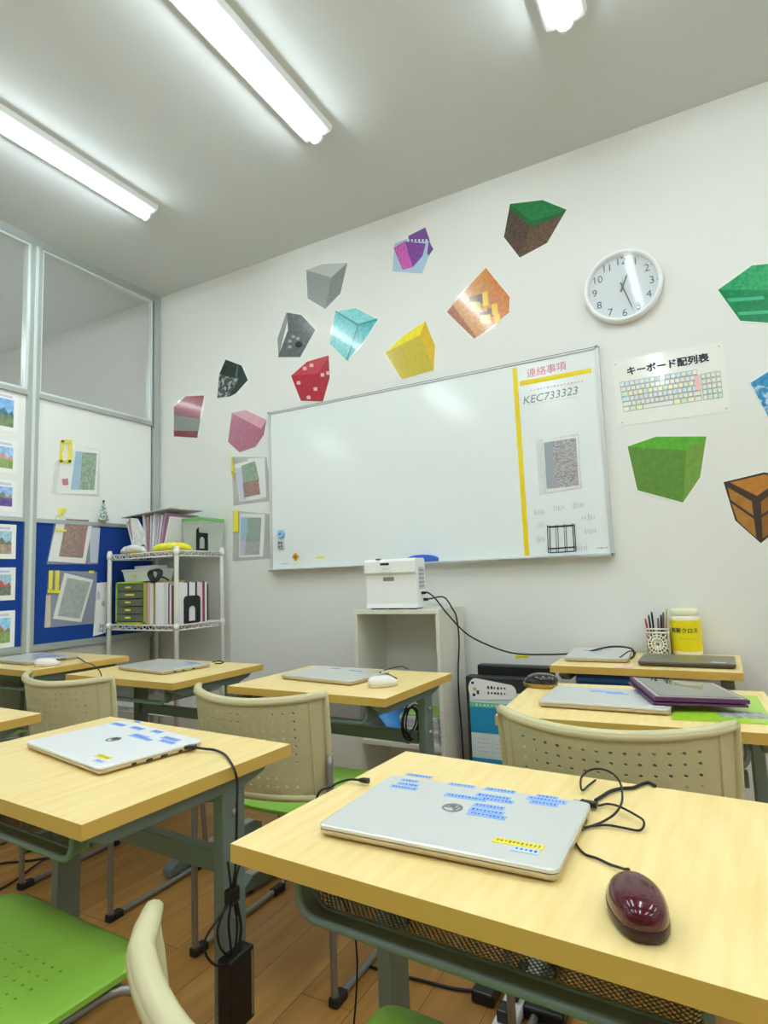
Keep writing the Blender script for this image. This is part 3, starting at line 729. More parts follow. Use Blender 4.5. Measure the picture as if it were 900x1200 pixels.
PX0, PX1, PY0, PY1, PZ0, PZ1 = 1.712, 1.972, -.29, -.19, .921, 1.143
r = empty('projector', ((PX0+PX1)/2, (PY0+PY1)/2, .915), 0, 'white short throw projector standing on the cream bookcase', 'projector')
L_ = r.location
PW = mat('projector_white', (246, 247, 246), .35)
b = MB(); d_ = PY1-PY0
b.prism([(0, PZ0), (d_, PZ0), (d_, PZ1-.01), (d_-.01, PZ1), (.008, PZ1), (-.004, PZ1-.012), (-.004, PZ1-.062), (.012, PZ1-.072), (.012, PZ0+.02), (.006, PZ0)], V((PX0, PY0, 0))-L_, (0, 1, 0), (0, 0, 1), (PX1-PX0, 0, 0), PW)
b.build('housing', r)
b = MB(); b.box(V((PX0+.085, PY0-.0055, PZ1-.028))-L_, V((PX0+.13, PY0-.003, PZ1-.018))-L_, BLACKP); b.build('sensor_window', r)
b = MB(); b.box(V((PX0+.06, PY0-.0, PZ1-.001))-L_, V((PX0+.08, PY0+.02, PZ1+.003))-L_, BLACKP); b.build('button', r)
b = MB(); b.box(V((PX0+.09, PY0+.010, PZ1-.10))-L_, V((PX0+.145, PY0+.013, PZ1-.082))-L_, mat('badge_grey', (150, 152, 152), .3, metal=.4)); b.build('badge', r)
b = MB(); scribble(b, V((PX0+.115, PY0-.004, PZ1-.045))-L_, (1, 0, 0), (0, 0, 1), .04, .006, mat('projector_print_grey', (168, 170, 172), .5), n=6); scribble(b, V((PX0+.115, PY0-.004, PZ1-.058))-L_, (1, 0, 0), (0, 0, 1), .06, .006, mat('projector_print_grey', (168, 170, 172)), n=9); b.build('printed_marks', r)
b = MB(); b.box(V((PX1-.001, PY0+.03, PZ1-.14))-L_, V((PX1+.0015, PY1-.012, PZ1-.04))-L_, mat('vent_grey', (206, 210, 208), .5))
for k in range(5): b.box(V((PX1+.001, PY0+.032, PZ1-.13+.018*k))-L_, V((PX1+.0025, PY1-.014, PZ1-.124+.018*k))-L_, mat('vent_slot', (150, 156, 152), .5))
b.build('side_vent', r)
for xx in (PX0+.04, PX0+.13, PX1-.03):
    b = MB(); b.box(V((xx-.02, PY0+.015, .915))-L_, V((xx+.02, PY1-.02, .922))-L_, BLACKP); b.build('foot', r)
pc = [V((PX1+.002, -.235, .985)), V((PX1+.03, -.23, .985)), onx(511, 705, 2.06)+V((0, 0, .01)), onx(524, 719, 2.095), ony(546, 742, -.18), ony(572, 756, -.16), ony(602, 765.5, -.14), ony(640, 767, -.13), ony(680, 765, -.15), ony(715, 758, -.2), V((2.835, -.27, .765)), V((2.85, -.30, .745)), V((2.842, -.34, .737))]
cable('projector_cable', pc, .0035, 'long black cable sagging from the projector to the wall desk')
pc = [V((PX1+.002, -.215, .955)), V((PX1+.035, -.21, .958)), V((2.06, -.19, .962)), onx(530, 713, 2.092), onx(535, 724, 2.092), onx(538, 750, 2.092), onx(537, 785, 2.092), onx(538, 820, 2.092), onx(541, 855, 2.092), onx(543, 890, 2.092), onx(545, 940, 2.092)]
cable('projector_cable', pc, .0035, 'black power cable falling from the projector down the wall beside the bookcase')
b = MB()
for (x_, z_, y_) in ((PX1, .985, -.235), (PX1, .955, -.215)): b.box((x_+.0005, y_-.006, z_-.006), (x_+.022, y_+.006, z_+.006), BLACKP, bev=.002)
o = b.build('plug', r); o.location = -L_
# wall label
b = MB(); q = [ony(604, 772, 0), ony(620, 771, 0), ony(620, 767.5, 0), ony(604, 768, 0)]
b.poly3([V((p_.x, 0, p_.z)) for p_ in q], (0, -.0008, 0), YTAPE); scribble(b, V(((q[0].x+q[1].x)/2, -.0009, (q[0].z+q[2].z)/2)), (1, 0, 0), (0, 0, 1), .05, .006, mat('olive_ink', (150, 140, 40)), n=7)
tag(b.build('wall_label'), 'small yellow label tape on the wall above the black leaflet stand', 'label')

# leaflet stand
r = empty('leaflet_stand', (2.33, -.16, 0), 0, 'black leaflet stand on the floor right of the bookcase with a blue poster', 'leaflet stand')
BK = mat('stand_black', (44, 48, 48), .5)
b = MB(); b.box((-.175, -.06, 0), (.185, .0, .625), BK, bev=.004); b.build('front_bin', r)
b = MB(); b.box((-.145, .01, 0), (.185, .06, .665), mat('stand_deep_black', (22, 24, 24), .4), bev=.006); b.build('rear_bin', r)
PY = -.063
def FP(px, py): q = ony(px, py, -.16+PY); return (q.x-2.33, q.z)
def fpoly(l, m, lift, nm):
    b = MB(); pts = [FP(*p_) for p_ in l]; b.poly3([V((x_, PY-lift, z_)) for x_, z_ in pts], (0, -.001, 0), m); return b.build(nm, r)
x0, x1, z1 = -.158, .12, .565
PB = mat('poster_blue', (28, 150, 196), .35, coat=.3)
b = MB(); b.box((x0, PY-.003, .04), (x1, PY, z1), mat('poster_pale', (212, 236, 240), .35, coat=.3), bev=0)
for za, zb, m_ in ((.395, .50, PB), (.215, .292, PB), (.04, .14, PB)): b.box((x0, PY-.0036, za), (x1, PY-.003, zb), m_)
b.box((x0, PY-.0036, .50), (x1, PY-.003, .52), mat('poster_green', (120, 196, 150), .4))
b.box((x0, PY-.0036, .14), (x1, PY-.003, .215), PB)
for k in range(2):
    b.box((x0+.02+.075*k, PY-.0042, .305), (x0+.085+.075*k, PY-.0036, .385), mat('poster_panel', (226, 238, 242), .4))
    for j in range(4): scribble(b, (x0+.0525+.075*k, PY-.0043, .32+.017*j), (1, 0, 0), (0, 0, 1), .052, .004, mat('faint_blue_print', (150, 190, 210), .5), n=6, seed=k+j)
scribble(b, (x0+.10, PY-.0038, .178), (1, 0, 0), (0, 0, 1), .17, .022, mat('poster_panel', (226, 238, 242)), n=8)
scribble(b, (x0+.10, PY-.0038, .51), (1, 0, 0), (0, 0, 1), .15, .012, mat('poster_pale', (212, 236, 240)), n=9)
b.build('poster', r)
b = MB(); n = 14
pts = [(-.145+.035*math.cos(a)-.0, .575+.045*math.sin(a)) for a in [PI/2+PI*k/n for k in range(n+1)]] + [(.0+.028*math.cos(a), .57+.03*math.sin(a)) for a in [-PI/2+PI*k/n for k in range(n+1)]]
pts = [(x_+.02, z_) for x_, z_ in pts]
b.poly3([V((x_, PY-.004, z_)) for x_, z_ in pts], (0, -.001, 0), PAPER)
scribble(b, (-.035, PY-.0052, .584), (1, 0, 0), (0, 0, 1), .085, .014, INK, n=6, seed=5); scribble(b, (-.035, PY-.0052, .562), (1, 0, 0), (0, 0, 1), .085, .014, INK, n=6, seed=8)
for (x_, z_, w_, h_, m_) in ((-.14, .60, .012, .010, INK), (-.132, .575, .014, .012, mat('cutout_tan', (206, 160, 110), .5)), (-.118, .562, .01, .016, INK), (-.136, .55, .012, .012, INK)):
    b.box((x_-w_/2, PY-.0056, z_-h_/2), (x_+w_/2, PY-.005, z_+h_/2), m_)
b.build('speech_cutout', r)

# ------------------------------------------------------------------ whiteboard
r = empty('whiteboard', (1.856, 0, 1.127), 0, 'large white magnetic whiteboard on the back wall', 'whiteboard')
b = MB(); b.box((-.9, -.018, 0), (.9, -.002, .9), BOARD); b.build('writing_surface', r)
b = MB()
FRM = mat('whiteboard_frame', (214, 218, 218), .35, metal=.4); FRMD = mat('whiteboard_frame_dark', (120, 118, 116), .4, metal=.4)
b.box((-.908, -.024, .894), (.908, -.001, .902), FRM); b.box((-.908, -.0245, .9005), (.908, -.001, .9035), FRMD)
for s_ in (-1, 1): b.box((s_*.908-.007, -.024, -.005), (s_*.908+.007, -.001, .902), FRM)
for sx in (-1, 1):
    for zz in (-.004, .902): b.box((sx*.908-.009, -.026, zz-.006), (sx*.908+.009, -.001, zz+.006), FRMD, bev=.002)
b.build('frame', r)
b = MB(); b.prism([(-.001, -.006), (-.05, -.012), (-.055, -.004), (-.05, .0), (-.02, .002), (-.001, .004)], (-.905, 0, 0), (0, 1, 0), (0, 0, 1), (1.81, 0, 0), FRM); b.build('pen_tray', r)
def WP(px, py, y=-.0185): q = ony(px, py, y); return V((q.x, y, q.z))
def onboard(name, pts, th, m, label=None, cat=None, parent=None):
    b = MB(); b.poly3(pts, (0, -th, 0), m); o = b.build(name)
    if label: tag(o, label, cat)
    return o
a_, c_ = WP(603, 431), WP(616.5, 649)
YB = mat('yellow_board_tape', (240, 216, 20), .4)
b = MB(); b.poly3([a_+V((-.011, 0, -.0)), a_+V((.011, 0, 0)), V((a_.x+.011+.004, a_.y, 1.133)), V((a_.x-.011+.004, a_.y, 1.133))], (0, -.0006, 0), YB)
tag(b.build('vertical_tape'), 'vertical yellow tape strip dividing the whiteboard', 'tape')
h0, h1 = WP(608, 450), WP(693, 434)
b = MB(); b.poly3([h0+V((.005, 0, -.012)), h1+V((0, 0, -.010)), h1+V((0, 0, .010)), h0+V((.005, 0, .012))], (0, -.0006, 0), YB)
tag(b.build('horizontal_tape'), 'horizontal yellow tape strip near the top right of the whiteboard', 'tape')
def wtext(name, body, m, px, py, size, px2, py2, label=None, cat='writing', y=-.0188, **k):
    o0, o1 = WP(px, py, y), WP(px2, py2, y); u = (o1-o0).normalized(); v = V((0, 0, 1)); v = (v-u*v.dot(u)).normalized()
    o = text(name, body, m, o0, u, v, size, depth=.0001, **k)
    if label: tag(o, label, cat)
    return o
wtext('pink_heading', '連絡事項', PINKINK, 640, 434, .045, 700, 421, 'pink marker heading above the horizontal yellow tape on the whiteboard')
wtext('marker_note', 'KEC733323', mat('marker_grey', (130, 138, 142), .6), 644, 464, .051, 700, 453, 'grey marker code written below the horizontal yellow tape', shear=.2)
b = MB(); scribble(b, WP(652, 452, -.0188), (1, 0, .0), (0, 0, 1), .24, .010, mat('faint_pink_marker', (226, 190, 196), .6), n=16, seed=4)
b.tube([WP(618, 475), WP(645, 470), WP(676, 465)], .0008, mat('faint_grey_marker', (206, 212, 214), .6), n=4)
tag(b.build('marker_line'), 'faint small marker writing around the code on the whiteboard', 'writing')
b = MB(); sd = 0
for px, py, w_ in ((632, 600, .05), (655, 595, .05), (678, 592, .05), (634, 615, .03), (690, 606, .06), (634, 632, .04), (692, 622, .05), (682, 642, .05)):
    scribble(b, WP(px, py, -.0188), (1, 0, 0), (0, 0, 1), w_, .03, mat('faint_grey_marker', (180, 186, 190)), n=5, seed=sd); sd += 1
tag(b.build('marker_notes'), 'faint grey notes around the wire pen holder on the whiteboard', 'writing')
b = MB(); scribble(b, WP(706, 642, -.0188), (1, 0, 0), (0, 0, 1), .045, .006, INK, n=6); scribble(b, WP(334, 660.5, -.0188), (1, 0, 0), (0, 0, 1), .05, .008, mat('grey_print', (150, 154, 158), .5), n=6)
b.build('maker_mark', r).location = -r.location
def sleeve(name, corners, plane, label, cat, photo=None, mats=(), tags=(), th=.004):
    """thin clear sleeve fixed flat on a wall; corners/inserts are photo points lying on that wall plane"""
    ax, val = plane
    def P_(p_, off):
        q = ony(*p_, val) if ax == 'y' else onx(*p_, val)
        return V((q.x, val-off, q.z)) if ax == 'y' else V((val+off, q.y, q.z))
    nrm = V((0, -1, 0)) if ax == 'y' else V((1, 0, 0))
    C = [P_(p_, 0) for p_ in corners]; base = sum(C, V())/len(C); base.z = min(p_.z for p_ in C)
    b = MB(); b.poly3([p_-base for p_ in C], nrm*.0004, FROST)
    r = empty(name, base, 0, label, cat); b.build('sleeve_back', r)
    k = 0
    for poly, m, nm in mats:
        off = .0012+.0007*k; k += 1
        b = MB(); b.poly3([P_(p_, off)-base for p_ in poly], nrm*.0005, m); b.build(nm, r)
    b = MB(); b.poly3([p_-base+nrm*(.0012+.0007*k+.001) for p_ in C], nrm*.0004, FROST); b.build('clear_sleeve', r)
    for poly in tags:
        b = MB(); b.poly3([P_(p_, .0012+.0007*k+.0018)-base for p_ in poly], nrm*.003, YTAPE); b.build('yellow_clip', r)
    return r
GRID = mat('timetable_print', (196, 186, 190), .5, mott=((110, 112, 124), (90, 90, 260), .45, .58))
GRIDB = mat('timetable_blue_column', (150, 160, 176), .5)
sleeve('document_sleeve', [(628, 515), (678, 508), (682, 572), (632, 580)], ('y', -.0185), 'clear sleeve with a printed timetable on the whiteboard', 'document sleeve',
       mats=[([(636, 515), (677, 511), (680, 571), (640, 578)], PAPER, 'paper_sheet'), ([(637.5, 519), (675, 513), (678.5, 569), (641, 573)], GRID, 'timetable'), ([(637.5, 519), (647, 517.5), (651, 571.5), (641, 573)], GRIDB, 'timetable_column')])
# wire pen holder
b = MB(); BW = mat('black_wire', (30, 30, 30), .4, metal=.4)
p0, p1 = WP(644, 616), WP(673, 614); q0_, q1_ = WP(645, 648), WP(675, 646)
for t in (0, .33, .66, 1):
    a0 = p0.lerp(p1, t); a1 = q0_.lerp(q1_, t)
    for dy in (0, -.04):
        b.tube([a0+V((0, dy, 0)), a1+V((0, dy, 0))], .0022 if t in (0, 1) else .0014, BW, n=6)
for zz in (.06, .85):
    a0, a1 = p0.lerp(q0_, zz), p1.lerp(q1_, zz)
    b.tube([a0, a1, a1+V((0, -.04, 0)), a0+V((0, -.04, 0))], .0022, BW, n=6, closed=True)
b.tube([q0_, q1_, q1_+V((0, -.04, 0)), q0_+V((0, -.04, 0))], .0014, BW, n=6, closed=True)
tag(b.build('wire_pen_holder'), 'empty black wire pen holder on the lower right of the whiteboard', 'pen holder')
# eraser, magnets, sticker
r2 = empty('board_eraser', tuple(V((ony(495, 656, -.03).x, -.028, 1.129))), 0, 'blue curved whiteboard eraser on the tray above the projector', 'eraser')
b = MB(); n = 12; b.prism([(-.082, .006)]+[(.084*math.cos(PI-PI*k/n), .006+.028*math.sin(PI*k/n)**.8) for k in range(1, n)]+[(.082, .006)], (0, -.02, 0), (1, 0, 0), (0, 0, 1), (0, .03, 0), mat('eraser_blue', (52, 104, 214), .5)); b.build('grip', r2)
b = MB(); b.box((-.08, -.02, 0), (.08, .01, .0065), mat('eraser_felt', (70, 110, 190), .9)); b.build('felt_pad', r2)
b = MB(); q = WP(330, 626); b.lathe([(.024, 0), (.024, .012), (.02, .016)], mat('magnet_light_blue', (150, 200, 240), .4), c=q, n=20, M=Matrix.Rotation(PI/2, 4, 'X')); b.lathe([(.006, .016), (.006, .018)], mat('magnet_blue_dot', (60, 110, 190), .4), c=q, n=12, M=Matrix.Rotation(PI/2, 4, 'X'))
tag(b.build('round_magnet'), 'light blue round magnet at the left edge of the whiteboard', 'magnet')
b = MB(); q = WP(330, 638); b.box(q+V((-.02, -.012, -.024)), q+V((.02, 0, .022)), mat('magnet_grey', (196, 200, 206), .4), bev=.003)
for dx in (-.009, .009):
    for dz in (-.012, .008): b.box(q+V((dx-.005, -.0135, dz-.005)), q+V((dx+.005, -.0115, dz+.005)), mat('magnet_dots', (70, 76, 88), .5))
tag(b.build('square_magnet'), 'grey square magnet below the light blue round one', 'magnet')
b = MB(); q = WP(346.5, 652.5); Y2 = mat('flower_yellow', (240, 200, 40), .5)
b.lathe([(.012, 0), (.012, .003)], mat('flower_centre', (170, 110, 40), .5), c=q, n=14, M=Matrix.Rotation(PI/2, 4, 'X'))
for k in range(8):
    a = 2*PI*k/8; b.lathe([(.0065, 0), (.0065, .0022)], Y2 if k % 2 else mat('flower_orange', (206, 140, 40), .5), c=q+V((.0155*math.cos(a), 0, .0155*math.sin(a))), n=8, M=Matrix.Rotation(PI/2, 4, 'X'))
tag(b.build('flower_magnet'), 'small yellow flower magnet at the lower left of the whiteboard', 'magnet')
for px, py, lb_, w_ in ((347, 661, 'short yellow label directly below the flower magnet on the whiteboard', .03), (375, 653.5, 'yellow label right of the flower magnet on the whiteboard', .055)):
    b = MB(); q = WP(px, py); b.box(q+V((-w_/2, -.001, -.006)), q+V((w_/2, 0, .006)), mat('pale_yellow_tape', (240, 234, 130), .5)); tag(b.build('board_label'), lb_, 'label')

# ------------------------------------------------------------------ clock
cc = V((2.890, 0, 2.271)); r = empty('wall_clock', cc, 0, 'round white wall clock with black numerals', 'clock')
def rotX(prof, m, nm, n=48): b = MB(); b.lathe(prof, m, n=n, M=Matrix.Rotation(PI/2, 4, 'X')); return b.build(nm, r)
R_ = .160
b = MB(); n = 64
prof = [(R_-.012, 0), (R_, .004), (R_, .030), (R_-.006, .040), (R_-.014, .040), (R_-.019, .030), (R_-.019, .012)]
Rg = [[b.vert((rr_*math.cos(2*PI*j/n), -yy, rr_*math.sin(2*PI*j/n))) for j in range(n)] for rr_, yy in prof]
for k in range(len(Rg)-1):
    for j in range(n): b.face([Rg[k][j], Rg[k][(j+1) % n], Rg[k+1][(j+1) % n], Rg[k+1][j]], mat('clock_rim_white', (246, 247, 248), .3), True)
b.build('rim', r)
rotX([(R_-.017, .002), (R_-.017, .014)], mat('clock_dial', (226, 232, 238), .5), 'dial')
for hnum in range(1, 13):
    a = PI/2-2*PI*hnum/12
    text('numeral', str(hnum), INK, (.116*math.cos(a), -.0146, .116*math.sin(a)), (1, 0, 0), (0, 0, 1), .046, r, depth=.0002)
b = MB()
for k in range(12):
    a = 2*PI*k/12; b.box(V((.137*math.cos(a)-.0018, -.0148, .137*math.sin(a)-.0018)), V((.137*math.cos(a)+.0018, -.0142, .137*math.sin(a)+.0018)), INK)
b.build('minute_marks', r)
def hand(nm, ang, ln, w_, tail, y_):
    a = math.radians(90-ang); u = V((math.cos(a), 0, math.sin(a))); v = V((-u.z, 0, u.x))
    b = MB(); b.prism([(-tail, -w_), (ln*.75, -w_*.8), (ln, 0), (ln*.75, w_*.8), (-tail, w_)], (0, y_, 0), u, v, (0, -.001, 0), mat('clock_hand_grey', (70, 74, 84), .4)); b.build(nm, r)
hand('hour_hand', 12.5*30+ -360+8, .058, .0045, .022, -.018); hand('minute_hand', 163, .122, .0032, .022, -.0205); hand('second_hand', 3, .05, .0008, .02, -.023)
rotX([(.005, .014), (.005, .025)], mat('clock_hand_grey', (70, 74, 84)), 'hub', 16)
rotX([(R_-.018, .031), (R_-.018, .0325)], GLASS, 'glass', 64)

# ------------------------------------------------------------------ keyboard chart
def PW_(px, py, off): q = ony(px, py, 0); return V((q.x, -off, q.z))
C = [(717.3, 424), (724, 500), (856, 482), (846.7, 400)]
c4 = [PW_(*p_, .0) for p_ in C]; c4 = [c4[1], c4[2], c4[3], c4[0]]   # BL BR TR TL
r = empty('keyboard_chart', c4[0], 0, 'white laminated keyboard layout chart below the wall clock', 'poster')
b = MB(); b.poly3([p_-c4[0] for p_ in c4], (0, -.0012, 0), LAMIN); b.build('sheet', r)
def bil(s_, t_, off=.0024):
    p_ = c4[0].lerp(c4[1], s_).lerp(c4[3].lerp(c4[2], s_), t_); return V((p_.x, -off, p_.z))-c4[0]
uu = (c4[1]-c4[0]).normalized(); vv = V((0, 0, 1)); vv = (vv-uu*vv.dot(uu)).normalized()
text('heading', 'キーボード配列表', INK, bil(.5, .80), uu, vv, .039, r, depth=.0002, bold=.0012)
b = MB(); KG = mat('key_outline_grey', (104, 116, 118), .6)
def keybox(s0, s1, t0, t1, m, fill=None):
    if fill: b.poly3([bil(s0, t0, .0023), bil(s1, t0, .0023), bil(s1, t1, .0023), bil(s0, t1, .0023)], (0, -.0002, 0), fill)
    w_ = .0005
    P4 = [bil(s0, t0), bil(s1, t0), bil(s1, t1), bil(s0, t1)]
    for k in range(4): b.tube([P4[k], P4[(k+1) % 4]], w_, m, n=4, caps=False)
tints = [None, None, mat('key_tint_green', (214, 238, 216), .5), mat('key_tint_blue', (214, 232, 244), .5), None, mat('key_tint_yellow', (244, 244, 200), .5)]
rows = 6; T0, T1 = .20, .66
for j in range(rows):
    t1_ = T1-(T1-T0)*j/rows; t0_ = t1_-(T1-T0)/rows*.86; n = 15 if j < 5 else 8
    wds = [1]*n
    if j == 5: wds = [1, 1, 1, 4.6, 1, 1, 1, 1]
    elif j: wds[0] = 1+.25*j; wds[-1] = 1.6 if j != 2 else 1
    tot = sum(wds); s_ = .055+.003*j
    span = .71
    for k, w_ in enumerate(wds):
        e = s_+span*w_/tot
        fill = tints[(k*3+j) % 6] if (k+j) % 4 else None
        keybox(s_, e-.006, t0_, t1_, KG, fill); s_ = e
    for k in range(4):
        if j: keybox(.79+.042*k, .79+.042*k+.036, t0_, t1_, KG, tints[2] if k % 2 and j > 3 else None)
b.poly3([bil(.735, .36, .0030), bil(.775, .36, .0030), bil(.775, .58, .0030), bil(.735, .58, .0030)], (0, -.0004, 0), mat('enter_key_pink', (248, 200, 202), .5))
b.build('key_grid', r)
for k, (s_, t_) in enumerate(((.03, .95), (.97, .95), (.04, .05), (.97, .05))):
    b = MB(); b.lathe([(.004, .001), (.003, .005)], FRM, c=bil(s_, t_, 0), n=8, M=Matrix.Rotation(PI/2, 4, 'X')); b.build('pin', r)

# ------------------------------------------------------------------ laminated block cutouts on the wall
def zp(ox, oy, sc): return lambda p_: (ox+p_[0]/sc, oy+p_[1]/sc)
def cutout(name, label, Z, faces, extra=(), margin=1.05):
    allp = []
    for poly, m in faces: allp += [ony(*Z(p_), 0) for p_ in poly]
    h = hull([(q.x, q.z) for q in allp]); cx = sum(x_ for x_, _ in h)/len(h); cz = sum(z_ for _, z_ in h)/len(h)
    b = MB(); base = V((cx, 0, cz))
    def ex(x_, z_):
        d = V((x_-cx, 0, z_-cz)); L__ = d.length; return d*(1+.007/L__)
    b.poly3([ex(x_, z_) for x_, z_ in h], (0, -.0020, 0), LAMIN)
    for k, (poly, m) in enumerate(list(faces)+list(extra)):
        P_ = [ony(*Z(p_), 0) for p_ in poly]; b.poly3([V((q.x, -.0019, q.z))-base for q in P_], (0, -.0004-.00012*k, 0), m)
    o = b.build(name, loc=base); tag(o, label, 'wall cutout', 'block cutouts on the wall'); return o
def lam(n, c, c2=None, sc=60, lo=.35, hi=.65): return mat(n, c, .22, coat=.25, mott=(c2, (sc, sc, sc), lo, hi) if c2 else None)
Z = zp(300, 280, 3.75)
cutout('block_cutout', 'pale grey block cutout, plain faced, above the dark grey one', Z, [([(222, 138), (290, 112), (402, 106), (332, 170)], lam('stone_top', (196, 202, 200))), ([(222, 138), (332, 170), (305, 308), (228, 262)], lam('stone_left', (158, 166, 164), (148, 156, 154))), ([(332, 170), (402, 106), (372, 240), (305, 308)], lam('stone_right', (132, 138, 136), (144, 150, 148)))])
cutout('block_cutout', 'dark grey block cutout with a round black hole', Z, [([(135, 322), (142, 350), (100, 518), (95, 440)], lam('slate_left', (160, 164, 164), (140, 146, 146))), ([(137, 324), (200, 335), (262, 400), (195, 520), (97, 520), (142, 400)], lam('slate_front', (112, 118, 120), (92, 98, 100)))],
       extra=[([(175+16*math.cos(2*PI*k/10)+14, 465+14*math.sin(2*PI*k/10)) for k in range(10)], lam('slate_hole', (34, 36, 38)))] + [([(x_-7, y_-6), (x_+7, y_-6), (x_+7, y_+6), (x_-7, y_+6)], lam('slate_light', (170, 176, 178))) for x_, y_ in ((150, 450), (165, 430), (185, 438), (150, 475))])
cutout('block_cutout', 'turquoise block cutout above the red spotted one', Z, [([(350, 320), (440, 305), (535, 355), (450, 378)], lam('teal_top', (112, 202, 208), (150, 222, 226))), ([(350, 320), (450, 378), (400, 535), (325, 460)], lam('teal_left', (84, 182, 188), (120, 206, 212))), ([(450, 378), (535, 355), (475, 450), (400, 535)], lam('teal_right', (54, 164, 170), (100, 196, 202)))],
       extra=[([(345, 318), (355, 318), (455, 376), (447, 384)], lam('teal_edge', (40, 150, 158))), ([(447, 376), (455, 376), (406, 533), (397, 533)], lam('teal_edge', (40, 150, 158))), ([(450, 374), (533, 350), (535, 360), (450, 384)], lam('teal_edge', (40, 150, 158)))])
cutout('block_cutout', 'red block cutout with small pale spots, just above the whiteboard', Z, [([(155, 602), (225, 540), (320, 512), (275, 592)], lam('red_top', (196, 62, 74), (206, 74, 86))), ([(155, 602), (275, 592), (295, 715), (198, 712)], lam('red_front', (178, 38, 56), (186, 48, 64))), ([(275, 592), (320, 512), (325, 610), (295, 715)], lam('red_right', (166, 44, 52), (180, 54, 64)))],
       extra=[([(x_-8, y_-7), (x_+8, y_-8), (x_+9, y_+7), (x_-7, y_+8)], lam('red_spot', (232, 190, 188))) for x_, y_ in ((188, 633), (262, 660), (232, 697), (215, 570), (245, 556), (293, 598), (318, 590))])
cutout('block_cutout', 'yellow block cutout above the middle of the whiteboard', Z, [([(567, 502), (650, 425), (745, 362), (722, 422)], lam('gold_top', (236, 214, 20), (250, 236, 60), 90)), ([(567, 502), (722, 422), (782, 578), (642, 618)], lam('gold_front', (196, 176, 50), (206, 188, 62))), ([(722, 422), (745, 362), (788, 470), (782, 578)], lam('gold_right', (216, 178, 40), (226, 190, 50)))])
Z = zp(440, 220, 3.75)
cutout('block_cutout', 'violet and pink cutout with a pale blue zigzag frame, near the ceiling', Z, [([(85, 245), (150, 222), (235, 212), (250, 270), (205, 378), (75, 368)], lam('ice_frame', (176, 206, 226))), ([(145, 213), (220, 175), (240, 235), (150, 240)], lam('violet_back', (126, 84, 158)))],
       extra=[([(80, 265), (130, 235), (165, 350), (120, 362)], lam('orchid_pink', (216, 116, 196), (196, 84, 176), 90)), ([(130, 237), (222, 247), (208, 300), (165, 350)], lam('violet_front', (122, 66, 150), (146, 86, 174), 90)), ([(235, 235), (255, 270), (235, 300), (228, 290)], lam('violet_back', (126, 84, 158)))] + [([(x_, 228), (x_+10, 228), (x_+5, 242)], lam('ice_tooth', (226, 240, 248))) for x_ in range(140, 225, 16)])
oj = [([(x_, y_), (x_+w_, y_-6), (x_+w_+4, y_+h_-4), (x_+4, y_+h_)], lam(n_, c_)) for x_, y_, w_, h_, n_, c_ in ((410, 480, 46, 22, 'amber_brown', (120, 90, 50)), (446, 472, 24, 40, 'amber_dark', (92, 72, 60)), (420, 508, 40, 36, 'amber_olive', (196, 190, 70)), (470, 462, 24, 60, 'amber_yellow', (240, 200, 40)), (492, 532, 30, 34, 'amber_dark', (92, 72, 60)), (460, 562, 46, 36, 'amber_olive', (196, 190, 70)), (510, 515, 26, 46, 'amber_yellow', (240, 200, 40)), (455, 550, 40, 12, 'amber_brown', (120, 90, 50)), (520, 560, 26, 36, 'amber_yellow', (240, 200, 40)))]
cutout('block_cutout', 'orange block cutout with brown and yellow patches', Z, [([(340, 515), (385, 462), (485, 352), (510, 440), (500, 620), (435, 665)], lam('amber_front', (214, 150, 70), (196, 122, 50), 70)), ([(485, 352), (590, 480), (588, 548), (500, 620), (510, 440)], lam('amber_right', (200, 112, 52), (220, 140, 70), 70)), ([(315, 547), (340, 515), (440, 650), (435, 665)], lam('amber_left', (176, 104, 56), (150, 80, 40), 70))], extra=oj)
cutout('block_cutout', 'green-topped brown block cutout left of the wall clock', Z, [([(592, 72), (735, 55), (840, 97), (690, 150)], lam('leaf_top', (28, 118, 62), (46, 138, 74), 80)), ([(592, 72), (690, 150), (635, 308), (565, 218)], lam('soil_left', (78, 62, 56), (100, 82, 72), 80)), ([(690, 150), (840, 97), (755, 243), (635, 308)], lam('soil_right', (92, 72, 58), (116, 94, 74), 80))],
       extra=[([(592, 72), (690, 150), (688, 176), (588, 95)], lam('leaf_side', (30, 100, 58), (44, 112, 66), 80)), ([(690, 150), (840, 97), (828, 118), (688, 176)], lam('leaf_side', (30, 100, 58)))])
Z = zp(660, 270, 3.75)
def ringpoly(x0, y0, x1, y1, w_, m):   # square outline of four bars
    return [([(x0, y0), (x1, y0), (x1, y0+w_), (x0, y0+w_)], m), ([(x0, y1-w_), (x1, y1-w_), (x1, y1), (x0, y1)], m), ([(x0, y0), (x0+w_, y0), (x0+w_, y1), (x0, y1)], m), ([(x1-w_, y0), (x1, y0), (x1, y1), (x1-w_, y1)], m)]
EM = lam('emerald_light', (70, 190, 140))
cutout('block_cutout', 'emerald green block cutout cut off by the right edge of the photo', Z, [([(680, 262), (830, 155), (960, 142), (905, 262)], lam('emerald_top', (26, 150, 88), (60, 180, 118), 70)), ([(680, 262), (905, 262), (925, 408), (778, 398)], lam('emerald_front', (0, 128, 76), (20, 146, 92), 60)), ([(905, 262), (960, 142), (1005, 300), (925, 408)], lam('emerald_right', (0, 110, 66)))], extra=[([(720, 300), (880, 290), (884, 304), (728, 316)], EM), ([(765, 360), (900, 352), (904, 366), (772, 374)], EM)])
